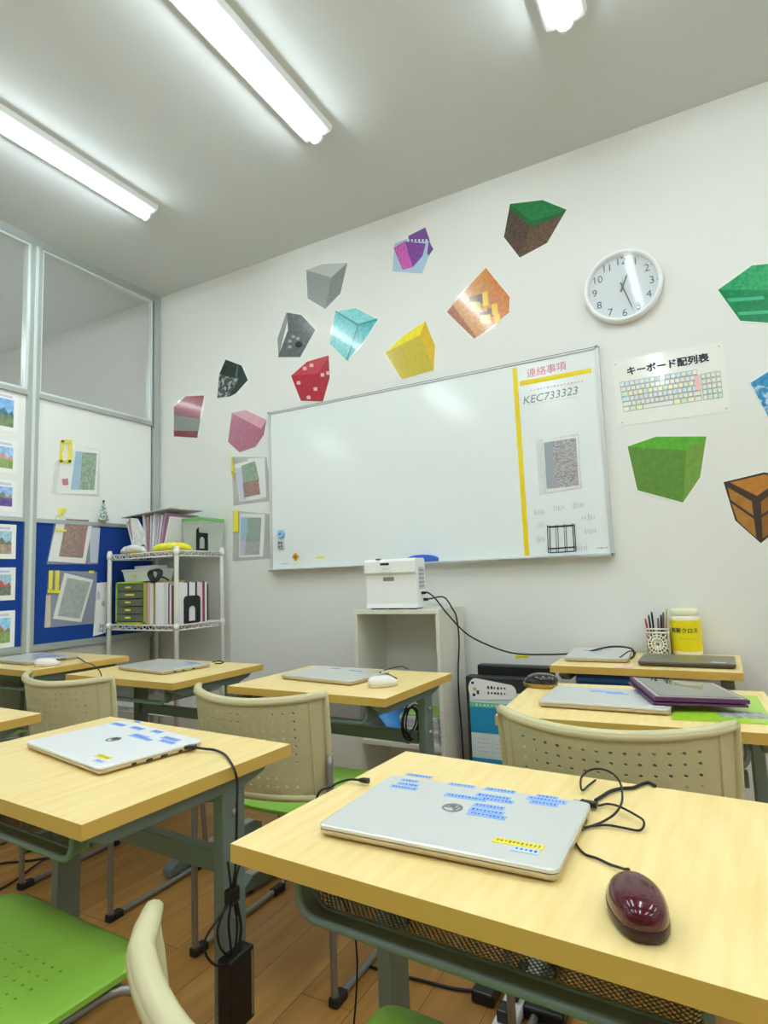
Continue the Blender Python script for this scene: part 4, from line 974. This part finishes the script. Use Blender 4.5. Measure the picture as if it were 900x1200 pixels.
cutout('block_cutout', 'blue and white streaked block cutout at the right edge of the photo', Z, [([(822, 672), (900, 622), (975, 600), (960, 700), (900, 690)], lam('azure_top', (28, 120, 178), (60, 160, 206), 50)), ([(822, 672), (900, 690), (960, 700), (965, 830), (900, 818)], lam('azure_front', (44, 140, 196), (190, 220, 236), 45, .45, .6))])
Z = zp(700, 470, 4.5)
cutout('block_cutout', 'lime green block cutout below the keyboard chart', Z, [([(160, 240), (310, 188), (575, 187), (470, 258), (245, 250)], lam('lime_top', (84, 170, 48), (104, 184, 60), 50)), ([(160, 240), (245, 250), (470, 258), (452, 535), (212, 470)], lam('lime_front', (92, 138, 54), (102, 150, 62), 50)), ([(470, 258), (575, 187), (542, 402), (452, 535)], lam('lime_right', (112, 156, 64), (122, 166, 70), 50))])
DK = lam('chest_dark_edge', (64, 52, 42)); 
cutout('block_cutout', 'orange-brown chest cutout with dark edges, lowest at the right edge', Z, [([(665, 428), (880, 376), (1010, 400), (840, 520)], DK), ([(665, 428), (840, 520), (862, 750), (727, 630)], DK), ([(840, 520), (1010, 400), (995, 640), (862, 750)], DK)],
       extra=[([(700, 430), (880, 388), (980, 404), (842, 500)], lam('chest_top', (196, 134, 54), (184, 120, 44), 40)), ([(688, 455), (815, 530), (824, 605), (702, 520)], lam('chest_left', (180, 126, 56), (168, 114, 46), 40)), ([(706, 538), (826, 622), (838, 722), (740, 632)], lam('chest_left', (180, 126, 56))), ([(862, 532), (985, 440), (983, 520), (866, 600)], lam('chest_right', (150, 100, 44))), ([(866, 616), (982, 540), (978, 640), (872, 725)], lam('chest_right', (150, 100, 44)))])
Z = zp(190, 400, 4.2857)
o = cutout('block_cutout', 'dark red block cutout with a plain grey band, nearest the corner', Z, [([(60, 328), (120, 276), (212, 272), (192, 385)], lam('maroon_top', (160, 46, 58), (146, 40, 50))), ([(60, 328), (192, 385), (178, 485), (60, 478)], lam('maroon_front', (122, 44, 54), (136, 54, 62)))], extra=[([(60, 372), (194, 392), (184, 452), (60, 448)], lam('ash_band', (132, 136, 130)))])
cutout('block_cutout', 'black-green block cutout with a pale lower edge, above the dark red one', Z, [([(320, 92), (400, 122), (432, 195), (382, 190), (288, 165)], lam('coal_top', (30, 44, 40), (44, 60, 54))), ([(400, 122), (432, 195), (372, 262), (340, 278), (382, 190)], lam('coal_right', (38, 50, 46))), ([(288, 165), (382, 190), (340, 278), (278, 285)], lam('coal_front', (60, 70, 66), (170, 176, 172), 40, .5, .6))], extra=[([(380, 122), (384, 122), (374, 172), (384, 190), (362, 232), (358, 230), (379, 190), (370, 172)], lam('coal_line', (96, 130, 116)))])
cutout('block_cutout', 'dusty pink block cutout above the hanging sleeves', Z, [([(350, 360), (420, 345), (525, 395), (500, 440)], lam('rose_top', (216, 160, 176), (226, 176, 190))), ([(350, 360), (500, 440), (470, 530), (390, 558), (332, 505)], lam('rose_front', (184, 116, 138), (172, 102, 126))), ([(500, 440), (525, 395), (512, 470), (470, 530)], lam('rose_right', (170, 108, 126)))])

# ------------------------------------------------------------------ hanging sleeves and prints
LAV = mat('print_lavender', (206, 208, 236), .4); GRN = mat('print_green', (96, 140, 110), .4, mott=((150, 176, 140), (60, 60, 60), .4, .6)); REDP = mat('print_red', (190, 90, 76), .4, mott=((110, 80, 80), (90, 90, 90), .4, .6))
GRY = mat('print_grey', (150, 158, 158), .4, mott=((176, 182, 182), (40, 40, 40), .4, .6)); SKY = mat('print_sky', (150, 196, 226), .4); BRN = mat('print_brown', (110, 84, 76), .4, mott=((176, 110, 90), (60, 60, 60), .42, .6))
Z = zp(190, 400, 4.2857)
def z_(l): return [Z(p_) for p_ in l]
sleeve('photo_sleeve', z_([(352, 580), (525, 582), (558, 800), (360, 825)]), ('y', 0), 'clear sleeve of prints on the wall under the dusty pink cutout, the upper of two', 'photo sleeve',
       mats=[(z_([(430, 590), (515, 585), (525, 782), (440, 800)]), PAPER, 'rear_sheet'), (z_([(362, 620), (470, 590), (500, 790), (392, 805)]), PAPER, 'front_sheet'), (z_([(366, 640), (400, 632), (425, 796), (395, 800)]), LAV, 'side_strip'), (z_([(400, 625), (468, 602), (490, 700), (410, 718)]), GRN, 'green_print'), (z_([(408, 712), (485, 695), (495, 768), (414, 786)]), REDP, 'red_print')],
       tags=[z_([(350, 580), (358, 580), (366, 680), (356, 680)]), z_([(350, 655), (378, 655), (378, 664), (350, 664)])])
sleeve('photo_sleeve', z_([(356, 850), (550, 868), (552, 1090), (356, 1105)]), ('y', 0), 'clear sleeve of prints on the wall beside the whiteboard corner, the lower of two', 'photo sleeve',
       mats=[(z_([(392, 866), (518, 868), (508, 1080), (386, 1086)]), PAPER, 'front_sheet'), (z_([(398, 880), (432, 882), (418, 1074), (392, 1076)]), LAV, 'side_strip'), (z_([(432, 884), (500, 886), (490, 1070), (416, 1074)]), mat('print_sage', (128, 156, 138), .4), 'green_print'), (z_([(424, 1005), (494, 1005), (490, 1070), (416, 1074)]), GRY, 'grey_print'), (z_([(398, 884), (432, 886), (430, 930), (436, 955), (412, 1000), (396, 1000)]), SKY, 'sky_print')],
       tags=[z_([(366, 850), (386, 850), (386, 958), (362, 958)])])
Z = zp(0, 450, 3.6364)
PX = ('x', .010)
sleeve('photo_sleeve', z_([(235, 335), (322, 262), (425, 280), (425, 480), (218, 466)]), PX, 'tilted clear photo sleeve on the white partition panel, topmost of three', 'photo sleeve',
       mats=[(z_([(262, 300), (322, 262), (420, 285), (410, 470), (240, 466)]), PAPER, 'front_sheet'), (z_([(330, 288), (412, 296), (402, 452), (312, 450)]), GRN, 'green_print'), (z_([(322, 286), (350, 288), (338, 450), (300, 450)]), SKY, 'blue_print'), (z_([(262, 405), (288, 402), (290, 430), (266, 432)]), mat('print_magenta', (200, 60, 120), .4), 'flower_print')],
       tags=[z_([(258, 240), (270, 240), (262, 335), (250, 335)]), z_([(290, 255), (305, 255), (300, 335), (286, 335)]), z_([(256, 240), (304, 240), (304, 250), (256, 250)]), z_([(250, 325), (300, 325), (298, 336), (248, 336)])])
sleeve('photo_sleeve', z_([(238, 560), (422, 600), (414, 768), (198, 768)]), ('x', .020), 'tilted clear photo sleeve over the top edge of the blue pin board, middle of three', 'photo sleeve',
       mats=[(z_([(380, 612), (426, 614), (416, 762), (384, 762)]), LAV, 'rear_sheet'), (z_([(245, 565), (395, 585), (362, 765), (204, 755)]), PAPER, 'front_sheet'), (z_([(280, 574), (378, 580), (350, 742), (250, 735)]), BRN, 'brown_print'), (z_([(340, 590), (376, 584), (352, 738), (330, 700)]), REDP, 'red_print')],
       tags=[z_([(250, 530), (278, 530), (276, 545), (264, 545), (258, 568), (248, 568)]), z_([(232, 616), (280, 622), (280, 630), (232, 626)])])
sleeve('photo_sleeve', z_([(206, 795), (412, 800), (404, 1020), (186, 1040)]), ('x', .020), 'tilted clear photo sleeve on the blue pin board, lowest of three', 'photo sleeve',
       mats=[(z_([(196, 900), (216, 900), (214, 1035), (190, 1038)]), mat('print_tan', (214, 196, 176), .5), 'rear_sheet'), (z_([(274, 805), (396, 835), (345, 1015), (224, 1000)]), PAPER, 'front_sheet'), (z_([(285, 825), (384, 845), (338, 1000), (244, 988)]), GRY, 'grey_print')],
       tags=[z_([(206, 795), (222, 795), (218, 880), (204, 880)]), z_([(232, 795), (250, 795), (246, 880), (232, 880)]), z_([(200, 876), (254, 880), (254, 892), (200, 890)]), z_([(376, 796), (398, 796), (396, 808), (376, 806)])])
# tall memo sheet beside the rack
b = MB(); L4 = [onx(*Z(p_), .021) for p_ in [(412, 848), (458, 844), (450, 1060), (396, 1075)]]
b.poly3([V((.021, q.y, q.z)) for q in L4], (.0008, 0, 0), PAPER)
for px, py, w_, h_ in ((440, 935, .02, .05), (435, 1030, .035, .035), (430, 1050, .035, .03), (420, 900, .02, .06)):
    q = onx(*Z((px, py)), .022); scribble(b, (.0219, q.y, q.z), (0, 1, 0), (0, 0, 1), w_, h_, mat('memo_grey', (120, 126, 132), .5), n=4, seed=px)
tag(b.build('memo_sheet'), 'tall white memo sheet pinned on the blue board beside the wire rack', 'sheet')
# column of landscape prints in the next bay
def print_mat(k):
    cols = [((120, 170, 220), (110, 128, 90), (60, 110, 130)), ((150, 190, 226), (130, 160, 90), (190, 150, 130)), ((150, 180, 226), (96, 70, 150), (120, 140, 110)), ((150, 196, 214), (170, 146, 130), (110, 120, 100)), ((160, 196, 214), (110, 110, 96), (180, 80, 80)), ((140, 196, 230), (130, 160, 90), (150, 120, 80))][k]
    return [mat('landscape_%d_%d' % (k, j), c, .4, mott=(tuple(min(255, x+26) for x in c), (50, 50, 50), .4, .6)) for j, c in enumerate(cols)]
pos = ['topmost', 'second from the top', 'third from the top', 'fourth from the top, highest on blue felt', 'fifth from the top', 'lowest']
for k, (ya, yb_) in enumerate(((460, 508), (515, 556), (561, 600), (612, 655), (662, 703), (712, 758))):
    xo = .0095 if k < 3 else .0195
    tr, br_ = onx(21-k*.7, ya+3, xo), onx(21-k*.8, yb_, xo)
    z1, z0, y1 = tr.z, br_.z, (tr.y+br_.y)/2; y0 = y1-.29
    b = MB(); b.box((xo-.001, y0, z0), (xo, y1, z1), PAPER)
    m3 = print_mat(k); hh = z1-z0
    b.box((xo, y0+.015, z0+.025), (xo+.0005, y1-.022, z0+hh*.42), m3[1]); b.box((xo, y0+.015, z0+hh*.42), (xo+.0005, y1-.022, z1-.035), m3[0])
    pk = [(y1-.022, z0+hh*.42), (y1-.03, z0+hh*.55), (y1-.05, z0+hh*.46), (y1-.07, z0+hh*.62), (y1-.10, z0+hh*.45), (y1-.10, z0+hh*.42)]
    b.poly3([V((xo+.0005, yy, zz)) for yy, zz in pk], (.0004, 0, 0), m3[2])
    b.box((xo, y0+.02, z1-.026), (xo+.0005, y1-.03, z1-.014), LAV)
    tag(b.build('landscape_print'), 'landscape print left of the aluminium post, '+pos[k], 'print', 'column of landscape prints')
# snowy tree ornament on the board's edge
r = empty('tree_ornament', (.03, -.415, 1.437), 0, 'small silver-green tree ornament on the edge of the blue pin board', 'ornament')
b = MB(); TG = mat('tinsel_green', (96, 130, 126), .4, mott=((226, 238, 240), (120, 120, 120), .42, .58))
for k in range(5):
    z0 = .014+k*.021; rr_ = .042*(1-k/5.6); n = 14
    ring = [b.vert(((rr_*(1 if j % 2 else .72))*.45*math.cos(2*PI*j/n), (rr_*(1 if j % 2 else .72))*math.sin(2*PI*j/n), z0)) for j in range(n)]
    tp = b.vert((0, 0, z0+.038))
    for j in range(n): b.face([ring[j], ring[(j+1) % n], tp], TG)
    b.face(ring[::-1], TG)
b.build('branches', r)
b = MB(); b.lathe([(.004, 0), (.004, .016)], mat('ornament_gold', (210, 180, 70), .3, metal=.5), n=8); b.lathe([(.011, 0), (.012, .003), (.011, .006)], mat('ornament_gold', (210, 180, 70)), n=12); b.build('stand', r)
b = MB(); b.lathe([(.003, 0), (.007, .005), (.007, .009), (.003, .014)], INK, c=(0, 0, .118), n=10); b.build('topper', r)

# ------------------------------------------------------------------ wire rack in the corner
RX0, RX1, RY0, RY1 = .07, .61, -.40, -.06
r = empty('wire_rack', ((RX0+RX1)/2, (RY0+RY1)/2, 0), 0, 'white wire shelf rack in the room corner full of files', 'rack')
L_ = r.location
for x_ in (RX0, RX1):
    for y_ in (RY0, RY1):
        b = MB(); b.lathe([(.0125, .004), (.0125, 1.255), (.013, 1.262), (.010, 1.268)], WHITEMET, c=V((x_, y_, 0))-L_, n=14); b.lathe([(.016, 0), (.016, .006)], DARK, c=V((x_, y_, 0))-L_, n=12)
        for zz in (.845, 1.243, .40): b.lathe([(.0165, -.024), (.015, .012)], WHITEMET, c=V((x_, y_, zz))-L_, n=12)
        b.build('post', r)
def wire_shelf(z):
    b = MB()
    for zz in (z, z-.026):
        b.tube([V((RX0, RY0, zz))-L_, V((RX1, RY0, zz))-L_], .004, WHITEMET, n=6); b.tube([V((RX0, RY1, zz))-L_, V((RX1, RY1, zz))-L_], .004, WHITEMET, n=6)
        b.tube([V((RX0, RY0, zz))-L_, V((RX0, RY1, zz))-L_], .004, WHITEMET, n=6); b.tube([V((RX1, RY0, zz))-L_, V((RX1, RY1, zz))-L_], .004, WHITEMET, n=6)
    for (a0, a1, n) in (((RX0, RY0), (RX1, RY0), 22), ((RX0, RY1), (RX1, RY1), 22), ((RX0, RY0), (RX0, RY1), 14), ((RX1, RY0), (RX1, RY1), 14)):
        P_ = [V((a0[0]+(a1[0]-a0[0])*k/n, a0[1]+(a1[1]-a0[1])*k/n, z if k % 2 else z-.026))-L_ for k in range(n+1)]
        for k in range(n): b.tube([P_[k], P_[k+1]], .0025, WHITEMET, n=5, caps=False)
    for k in range(1, 27):
        x_ = RX0+(RX1-RX0)*k/27; b.tube([V((x_, RY0, z+.002))-L_, V((x_, RY1, z+.002))-L_], .0018, WHITEMET, n=4, caps=False)
    b.build('wire_shelf', r)
for z in (.40, .845, 1.243): wire_shelf(z)
b = MB()
for px, py, w_ in ((157, 649, .05), (162, 731.5, .03)):
    q = ony(px, py, RY0-.006); b.box(q-V((w_/2, .001, .006))-L_, q+V((w_/2, 0, .006))-L_, YTAPE)
b.build('shelf_label', r)
# second shelf: green drawer unit, basket, files
ZS = .849
ga, gb = .092, .335
x0, x1 = .098, .345
r = empty('drawer_unit', ((x0+x1)/2, -.25, ZS), 0, 'lime green desktop drawer unit with clear drawers on the wire rack', 'drawer unit')
GF = mat('drawer_frame_green', (164, 206, 50), .4); w = (x1-x0)/2; hh = .238
b = MB(); b.box((-w, -.13, 0), (-w+.014, .13, hh), GF); b.box((w-.014, -.13, 0), (w, .13, hh), GF); b.box((-w, -.13, hh-.010), (w, .13, hh), GF); b.box((-w, -.13, 0), (w, .13, .012), GF); b.box((-w+.014, .12, .012), (w-.014, .13, hh-.01), GF)
b.build('frame', r)
DC = mat('drawer_smoke', (120, 130, 110), .25, alpha=.75)
for k in range(5):
    z0 = .016+k*.0425; b = MB(); b.box((-w+.017, -.135, z0), (w-.017, .115, z0+.038), DC, bev=.002)
    d_ = b.build('drawer', r)
    b = MB(); b.box((-w+.03, -.05, z0+.003), (w-.03, .10, z0+.02+.008*(k % 2)), mat('drawer_paper', (206, 210, 214), .6)); b.build('drawer_contents', d_)
    b = MB(); b.box((-.035, -.1362, z0+.016), (.010+.03*(k == 3), -.135, z0+.026), YTAPE); b.build('drawer_label', d_)
r = empty('basket', (.228, -.26, ZS+.2382), 0, 'white translucent basket standing on the lime drawer unit', 'basket')
b = MB(); R = [(.10, .08, 0), (.11, .09, .06), (.115, .094, .062), (.115, .094, .07)]
Rr = []
for a_, c_, z_0 in R: Rr.append([b.vert((sx*a_, sy*c_, z_0)) for sx, sy in ((-1, -1), (1, -1), (1, 1), (-1, 1))])
for k in range(3):
    for j in range(4): b.face([Rr[k][j], Rr[k][(j+1) % 4], Rr[k+1][(j+1) % 4], Rr[k+1][j]], mat('basket_white', (226, 230, 228), .4))
b.face(Rr[0][::-1], mat('basket_white', (226, 230, 228)))
b.face(Rr[-1], mat('basket_contents_pale', (216, 218, 214), .6))
b.build('basket_body', r)
b = MB(); b.box((-.025, -.0892, .028), (.005, -.087, .038), YTAPE); b.build('label', r)
b = MB(); b.box((-.06, -.05, .071), (.09, .06, .090), mat('white_case', (222, 226, 226), .5), bev=.004); b.build('white_case', r)
# cable ring hanging over the files
b = MB(); cq = V((.405, -.36, ZS+.262))
for k in range(4): b.tube([cq+V((.034*math.cos(2*PI*j/18)+.003*k, .008*k-.02+.01*math.sin(4*PI*j/18), .034*math.sin(2*PI*j/18)+.002*k)) for j in range(18)], .004, mat('dark_green_cable', (40, 52, 50), .5), n=6, closed=True)
b.tube(smooth_path([cq+V((.034, 0, 0)), cq+V((.06, .01, -.01)), cq+V((.08, .02, -.024))]), .005, CABLE, n=6)
tag(b.build('cable_coil'), 'small dark cable coil on top of the files on the wire rack', 'cable')
# files standing on shelf two
files = [(.012, .20, (200, 150, 130), 'salmon'), (.014, .20, (206, 190, 170), 'pink-beige'), (.022, .195, (236, 234, 232), 'white'), (.006, .20, (190, 160, 100), 'tan'), (.018, .205, (196, 160, 96), 'kraft brown')]
fx = .352
for k, (t_, h_, c_, nm) in enumerate(files):
    b = MB(); b.box((fx, -.385+.004*k, ZS), (fx+t_, -.16, ZS+h_+.03), mat('file_'+nm.replace(' ', '_').replace('-', '_'), c_, .5), bev=.001)
    tag(b.build('paper_file'), 'thin %s file standing beside the lime drawer unit on the rack' % nm, 'file', 'files on the rack shelf'); fx += t_+.001
specs = [(.11, (240, 240, 240), 'wide white'), (.034, (244, 244, 244), 'white'), (.012, (40, 42, 60), 'dark spined'), (.018, (236, 236, 240), 'pale')]
fx += .002
def binder(x_, t_, h_, y0, y1, c_, lab, nm='binder', sp=None):
    b = MB(); m_ = mat('binder_%d_%d_%d' % c_, c_, .45); b.box((x_, y0, ZS), (x_+t_, y1, ZS+h_), m_, bev=.002)
    if sp: b.box((x_+t_*.3, y0-.0006, ZS+.02), (x_+t_*.7, y0, ZS+h_-.02), sp)
    tag(b.build(nm), lab, 'file', 'binders on the rack shelf')
binder(fx, .062, .226, -.385, -.12, (242, 242, 242), 'thick white file box at the rack\'s front post'); fx += .063
for k in range(5):
    c_ = [(234, 236, 240), (44, 46, 60), (240, 240, 242), (212, 150, 170), (60, 44, 60)][k]; nm = ['pale', 'dark', 'white', 'pink', 'plum'][k]
    b = MB(); b.box((fx, -.36, ZS), (fx+.009, -.10, ZS+.225-.004*k), mat('binder_%d_%d_%d' % c_, c_, .45)); tag(b.build('binder'), 'slim %s binder among the files at the right end of the rack' % nm, 'file', 'binders on the rack shelf'); fx += .010
# the open side of the rack (toward the room) shows binder faces and a black bookend
yy = -.375
for k, (t_, c_, nm) in enumerate(((.07, (240, 240, 242), 'broad white'), (.012, (30, 34, 40), 'narrow black'), (.045, (236, 238, 244), 'white mid'), (.014, (34, 44, 56), 'narrow navy'), (.04, (236, 220, 228), 'pale pink'), (.018, (150, 60, 80), 'wine red'), (.016, (236, 236, 236), 'thin white'))):
    b = MB(); b.box((.562, yy, ZS), (.592, yy+t_-.001, ZS+.222+.003*(k % 2)), mat('sidefile_%d' % k, c_, .45), bev=.001); tag(b.build('binder'), '%s file facing the room at the open side of the rack' % nm, 'file', 'binders on the rack shelf'); yy += t_
def bookend(loc, rz, lab, hgt=.15, wd=.12):
    b = MB(); n = 10
    out = [(-wd/2, 0), (wd/2, 0), (wd/2, hgt-.02)]+[(wd/2-.02+.02*math.cos(PI/2*k/4), hgt-.02+.02*math.sin(PI/2*k/4)) for k in range(1, 5)]+[(-wd/2+.02+.02*math.cos(PI/2+PI/2*k/4), hgt-.02+.02*math.sin(PI/2+PI/2*k/4)) for k in range(5)]
    inn = [(-wd*.22, .012), (wd*.22, .012), (wd*.22, hgt*.45)]+[(wd*.22*math.cos(PI*k/8), hgt*.45+wd*.22*math.sin(PI*k/8)) for k in range(1, 8)]+[(-wd*.22, hgt*.45)]
    # frame as strips between the arch and the outline
    def ring(A_, B_, m_):
        N = 28
        def samp(P_):
            Lg = [0]
            for i in range(len(P_)): Lg.append(Lg[-1]+math.dist(P_[i], P_[(i+1) % len(P_)]))
            o_ = []
            for s_ in range(N):
                d = Lg[-1]*s_/N; i = max(j for j in range(len(P_)) if Lg[j] <= d+1e-9); f = (d-Lg[i])/max(1e-9, Lg[i+1]-Lg[i]); p0_, p1_ = P_[i], P_[(i+1) % len(P_)]
                o_.append((p0_[0]+(p1_[0]-p0_[0])*f, p0_[1]+(p1_[1]-p0_[1])*f))
            return o_
        a_, c_ = samp(A_), samp(B_)
        V_ = [[b.vert((x_, y_, z_0)) for x_, z_0 in L0] for L0 in (a_, c_) for y_ in (0, .002)]
        for k in range(N):
            j = (k+1) % N
            b.face([V_[0][k], V_[0][j], V_[2][j], V_[2][k]], m_); b.face([V_[1][k], V_[1][j], V_[3][j], V_[3][k]], m_)
            b.face([V_[0][k], V_[0][j], V_[1][j], V_[1][k]], m_); b.face([V_[2][k], V_[2][j], V_[3][j], V_[3][k]], m_)
    ring(out, inn, BLACKP); b.box((-wd*.22, 0, 0), (wd*.22, .09, .002), BLACKP)
    o = b.build('bookend', loc=loc, rot=(0, 0, rz)); tag(o, lab, 'bookend'); return o
bookend((.597, -.275, ZS), PI/2, 'black arch bookend holding the files on the middle rack shelf')
# top shelf
ZT = 1.248
bookend((.5975, -.20, ZT), PI/2, 'black arch bookend before the green-lidded box on top of the rack', .13, .09)
cols = [((238, 238, 240), 'white'), ((214, 170, 180), 'pink'), ((28, 52, 150), 'blue'), ((150, 176, 226), 'pale blue'), ((28, 42, 130), 'navy'), ((232, 236, 238), 'white'), ((216, 160, 166), 'rose'), ((224, 224, 238), 'lavender'), ((240, 240, 246), 'white'), ((206, 196, 226), 'lilac'), ((240, 240, 244), 'white'), ((190, 140, 176), 'mauve'), ((236, 236, 240), 'white')]
n = len(cols)
for k, (c_, nm) in enumerate(cols):
    t = k/(n-1); xb = .18+.235*t; ang = (-.34+.62*t)   # leaning left on the left, right on the right: a fan
    h_ = .205+.01*((k*7) % 3); th_ = .010
    b = MB(); MM = Matrix.Translation((xb, -.20, ZT)) @ Matrix.Rotation(ang, 4, 'Y')
    b.box((-th_/2, -.12-.004*(k % 3), 0.002), (th_/2, .12, h_), mat('fan_file_'+nm.replace(' ', '_'), c_, .5), M=MM, bev=.001)
    tag(b.build('paper_file'), 'standing %s paper files fanned out on top of the rack' % nm, 'file', 'fanned files on the rack top')
r_ = MB(); P4 = [ony(136, 596.5, -.38), ony(172, 587, -.30), ony(195, 583.5, -.22), ony(215, 584, -.10), ony(165, 588, -.08)]
zl = ZT+.222
b = MB(); b.box((-.21, -.12, 0), (.20, .12, .005), mat('grey_board', (206, 206, 202), .5), M=Matrix.Translation((.315, -.235, zl+.004)) @ Matrix.Rotation(-.06, 4, 'Y'))
tag(b.build('clip_board'), 'flat grey board lying across the fanned files on top of the rack', 'board')
# plastic bags
def bag(loc, L0, W0, H0, m_, lab, cat='bag', seed=1, parts=None):
    rr_ = random.Random(seed); b = MB(); n1, n2 = 18, 12; R = []
    for i in range(n1+1):
        u = i/n1; e = (math.sin(PI*min(1, max(0, u)))**.35) if 0 < u < 1 else .12
        ring = []
        for j in range(n2):
            a = 2*PI*j/n2; wob = 1+rr_.uniform(-.10, .10)
            ring.append(b.vert((L0*(u-.5), W0/2*e*math.cos(a)*wob, max(.0015, H0*.5+H0/2*e*math.sin(a)*wob-(H0*.5)*(1-e)))))
        R.append(ring)
    for i in range(n1):
        for j in range(n2): b.face([R[i][j], R[i][(j+1) % n2], R[i+1][(j+1) % n2], R[i+1][j]], m_, True)
    b.face(R[0][::-1], m_); b.face(R[-1], m_)
    o = b.build('plastic_bag', loc=loc); tag(o, lab, cat); return o
q = ony(168, 641, -.40)
bag((.235, -.372, ZT), .20, .06, .050, mat('bag_white', (244, 244, 240), .25, mott=((226, 226, 214), (60, 60, 60), .4, .6)), 'crumpled white plastic bag lying on the front of the rack top', seed=3)
bag((.505, -.335, ZT), .22, .065, .050, mat('bag_yellow', (236, 226, 20), .25, mott=((250, 246, 120), (40, 40, 90), .45, .62)), 'yellow plastic packet lying on the front of the rack top', cat='packet', seed=5).rotation_euler = (0, 0, math.radians(38))
b = MB(); 
pts = [(-.05, 0), (.05, 0), (.07, .06), (.045, .17), (-.01, .19), (-.05, .08)]
MMb = None
b.prism([(.0, .0), (.10, 0), (.085, .08), (.03, .155), (-.02, .16), (.0, .07)], (.22, -.367, ZT+.045), (1, 0, 0), (0, 0, 1), (0, .012, 0), mat('bag_white_clear', (240, 243, 243), .25, mott=((220, 226, 226), (50, 50, 50), .4, .6)))
tag(b.build('plastic_bag'), 'upright white plastic bag hanging over the fanned files', 'bag')
r = empty('storage_box', (.535, -.13, ZT), 0, 'clear tapered storage box with green lid on top of the rack', 'storage box')
b = MB(); Rr = []
for a_, c_, z_0 in ((.055, .085, 0), (.068, .10, .175)): Rr.append([b.vert((sx*a_, sy*c_, z_0)) for sx, sy in ((-1, -1), (1, -1), (1, 1), (-1, 1))])
for j in range(4): b.face([Rr[0][j], Rr[0][(j+1) % 4], Rr[1][(j+1) % 4], Rr[1][j]], BOXCLR)
b.face(Rr[0][::-1], BOXCLR); b.build('box_body', r)
b = MB(); b.box((-.072, -.104, .172), (.072, .104, .190), mat('lid_green', (120, 200, 110), .4), bev=.004); b.build('lid', r)
b = MB(); b.box((-.045, -.07, .002), (.04, .06, .06), mat('box_contents', (190, 200, 180), .6)); b.build('contents', r)

# ------------------------------------------------------------------ light and colour
w = bpy.data.worlds.new('world'); S.world = w; w.use_nodes = True
w.node_tree.nodes['Background'].inputs[0].default_value = (.9, .95, 1, 1); w.node_tree.nodes['Background'].inputs[1].default_value = .3
S.view_settings.view_transform = 'Standard'; S.view_settings.look = 'None'; S.view_settings.gamma = 1; S.view_settings.use_curve_mapping = False
S.view_settings.exposure = 0.76
S.cycles.use_denoising = True
S.cycles.max_bounces = 10; S.cycles.diffuse_bounces = 6; S.cycles.transparent_max_bounces = 12
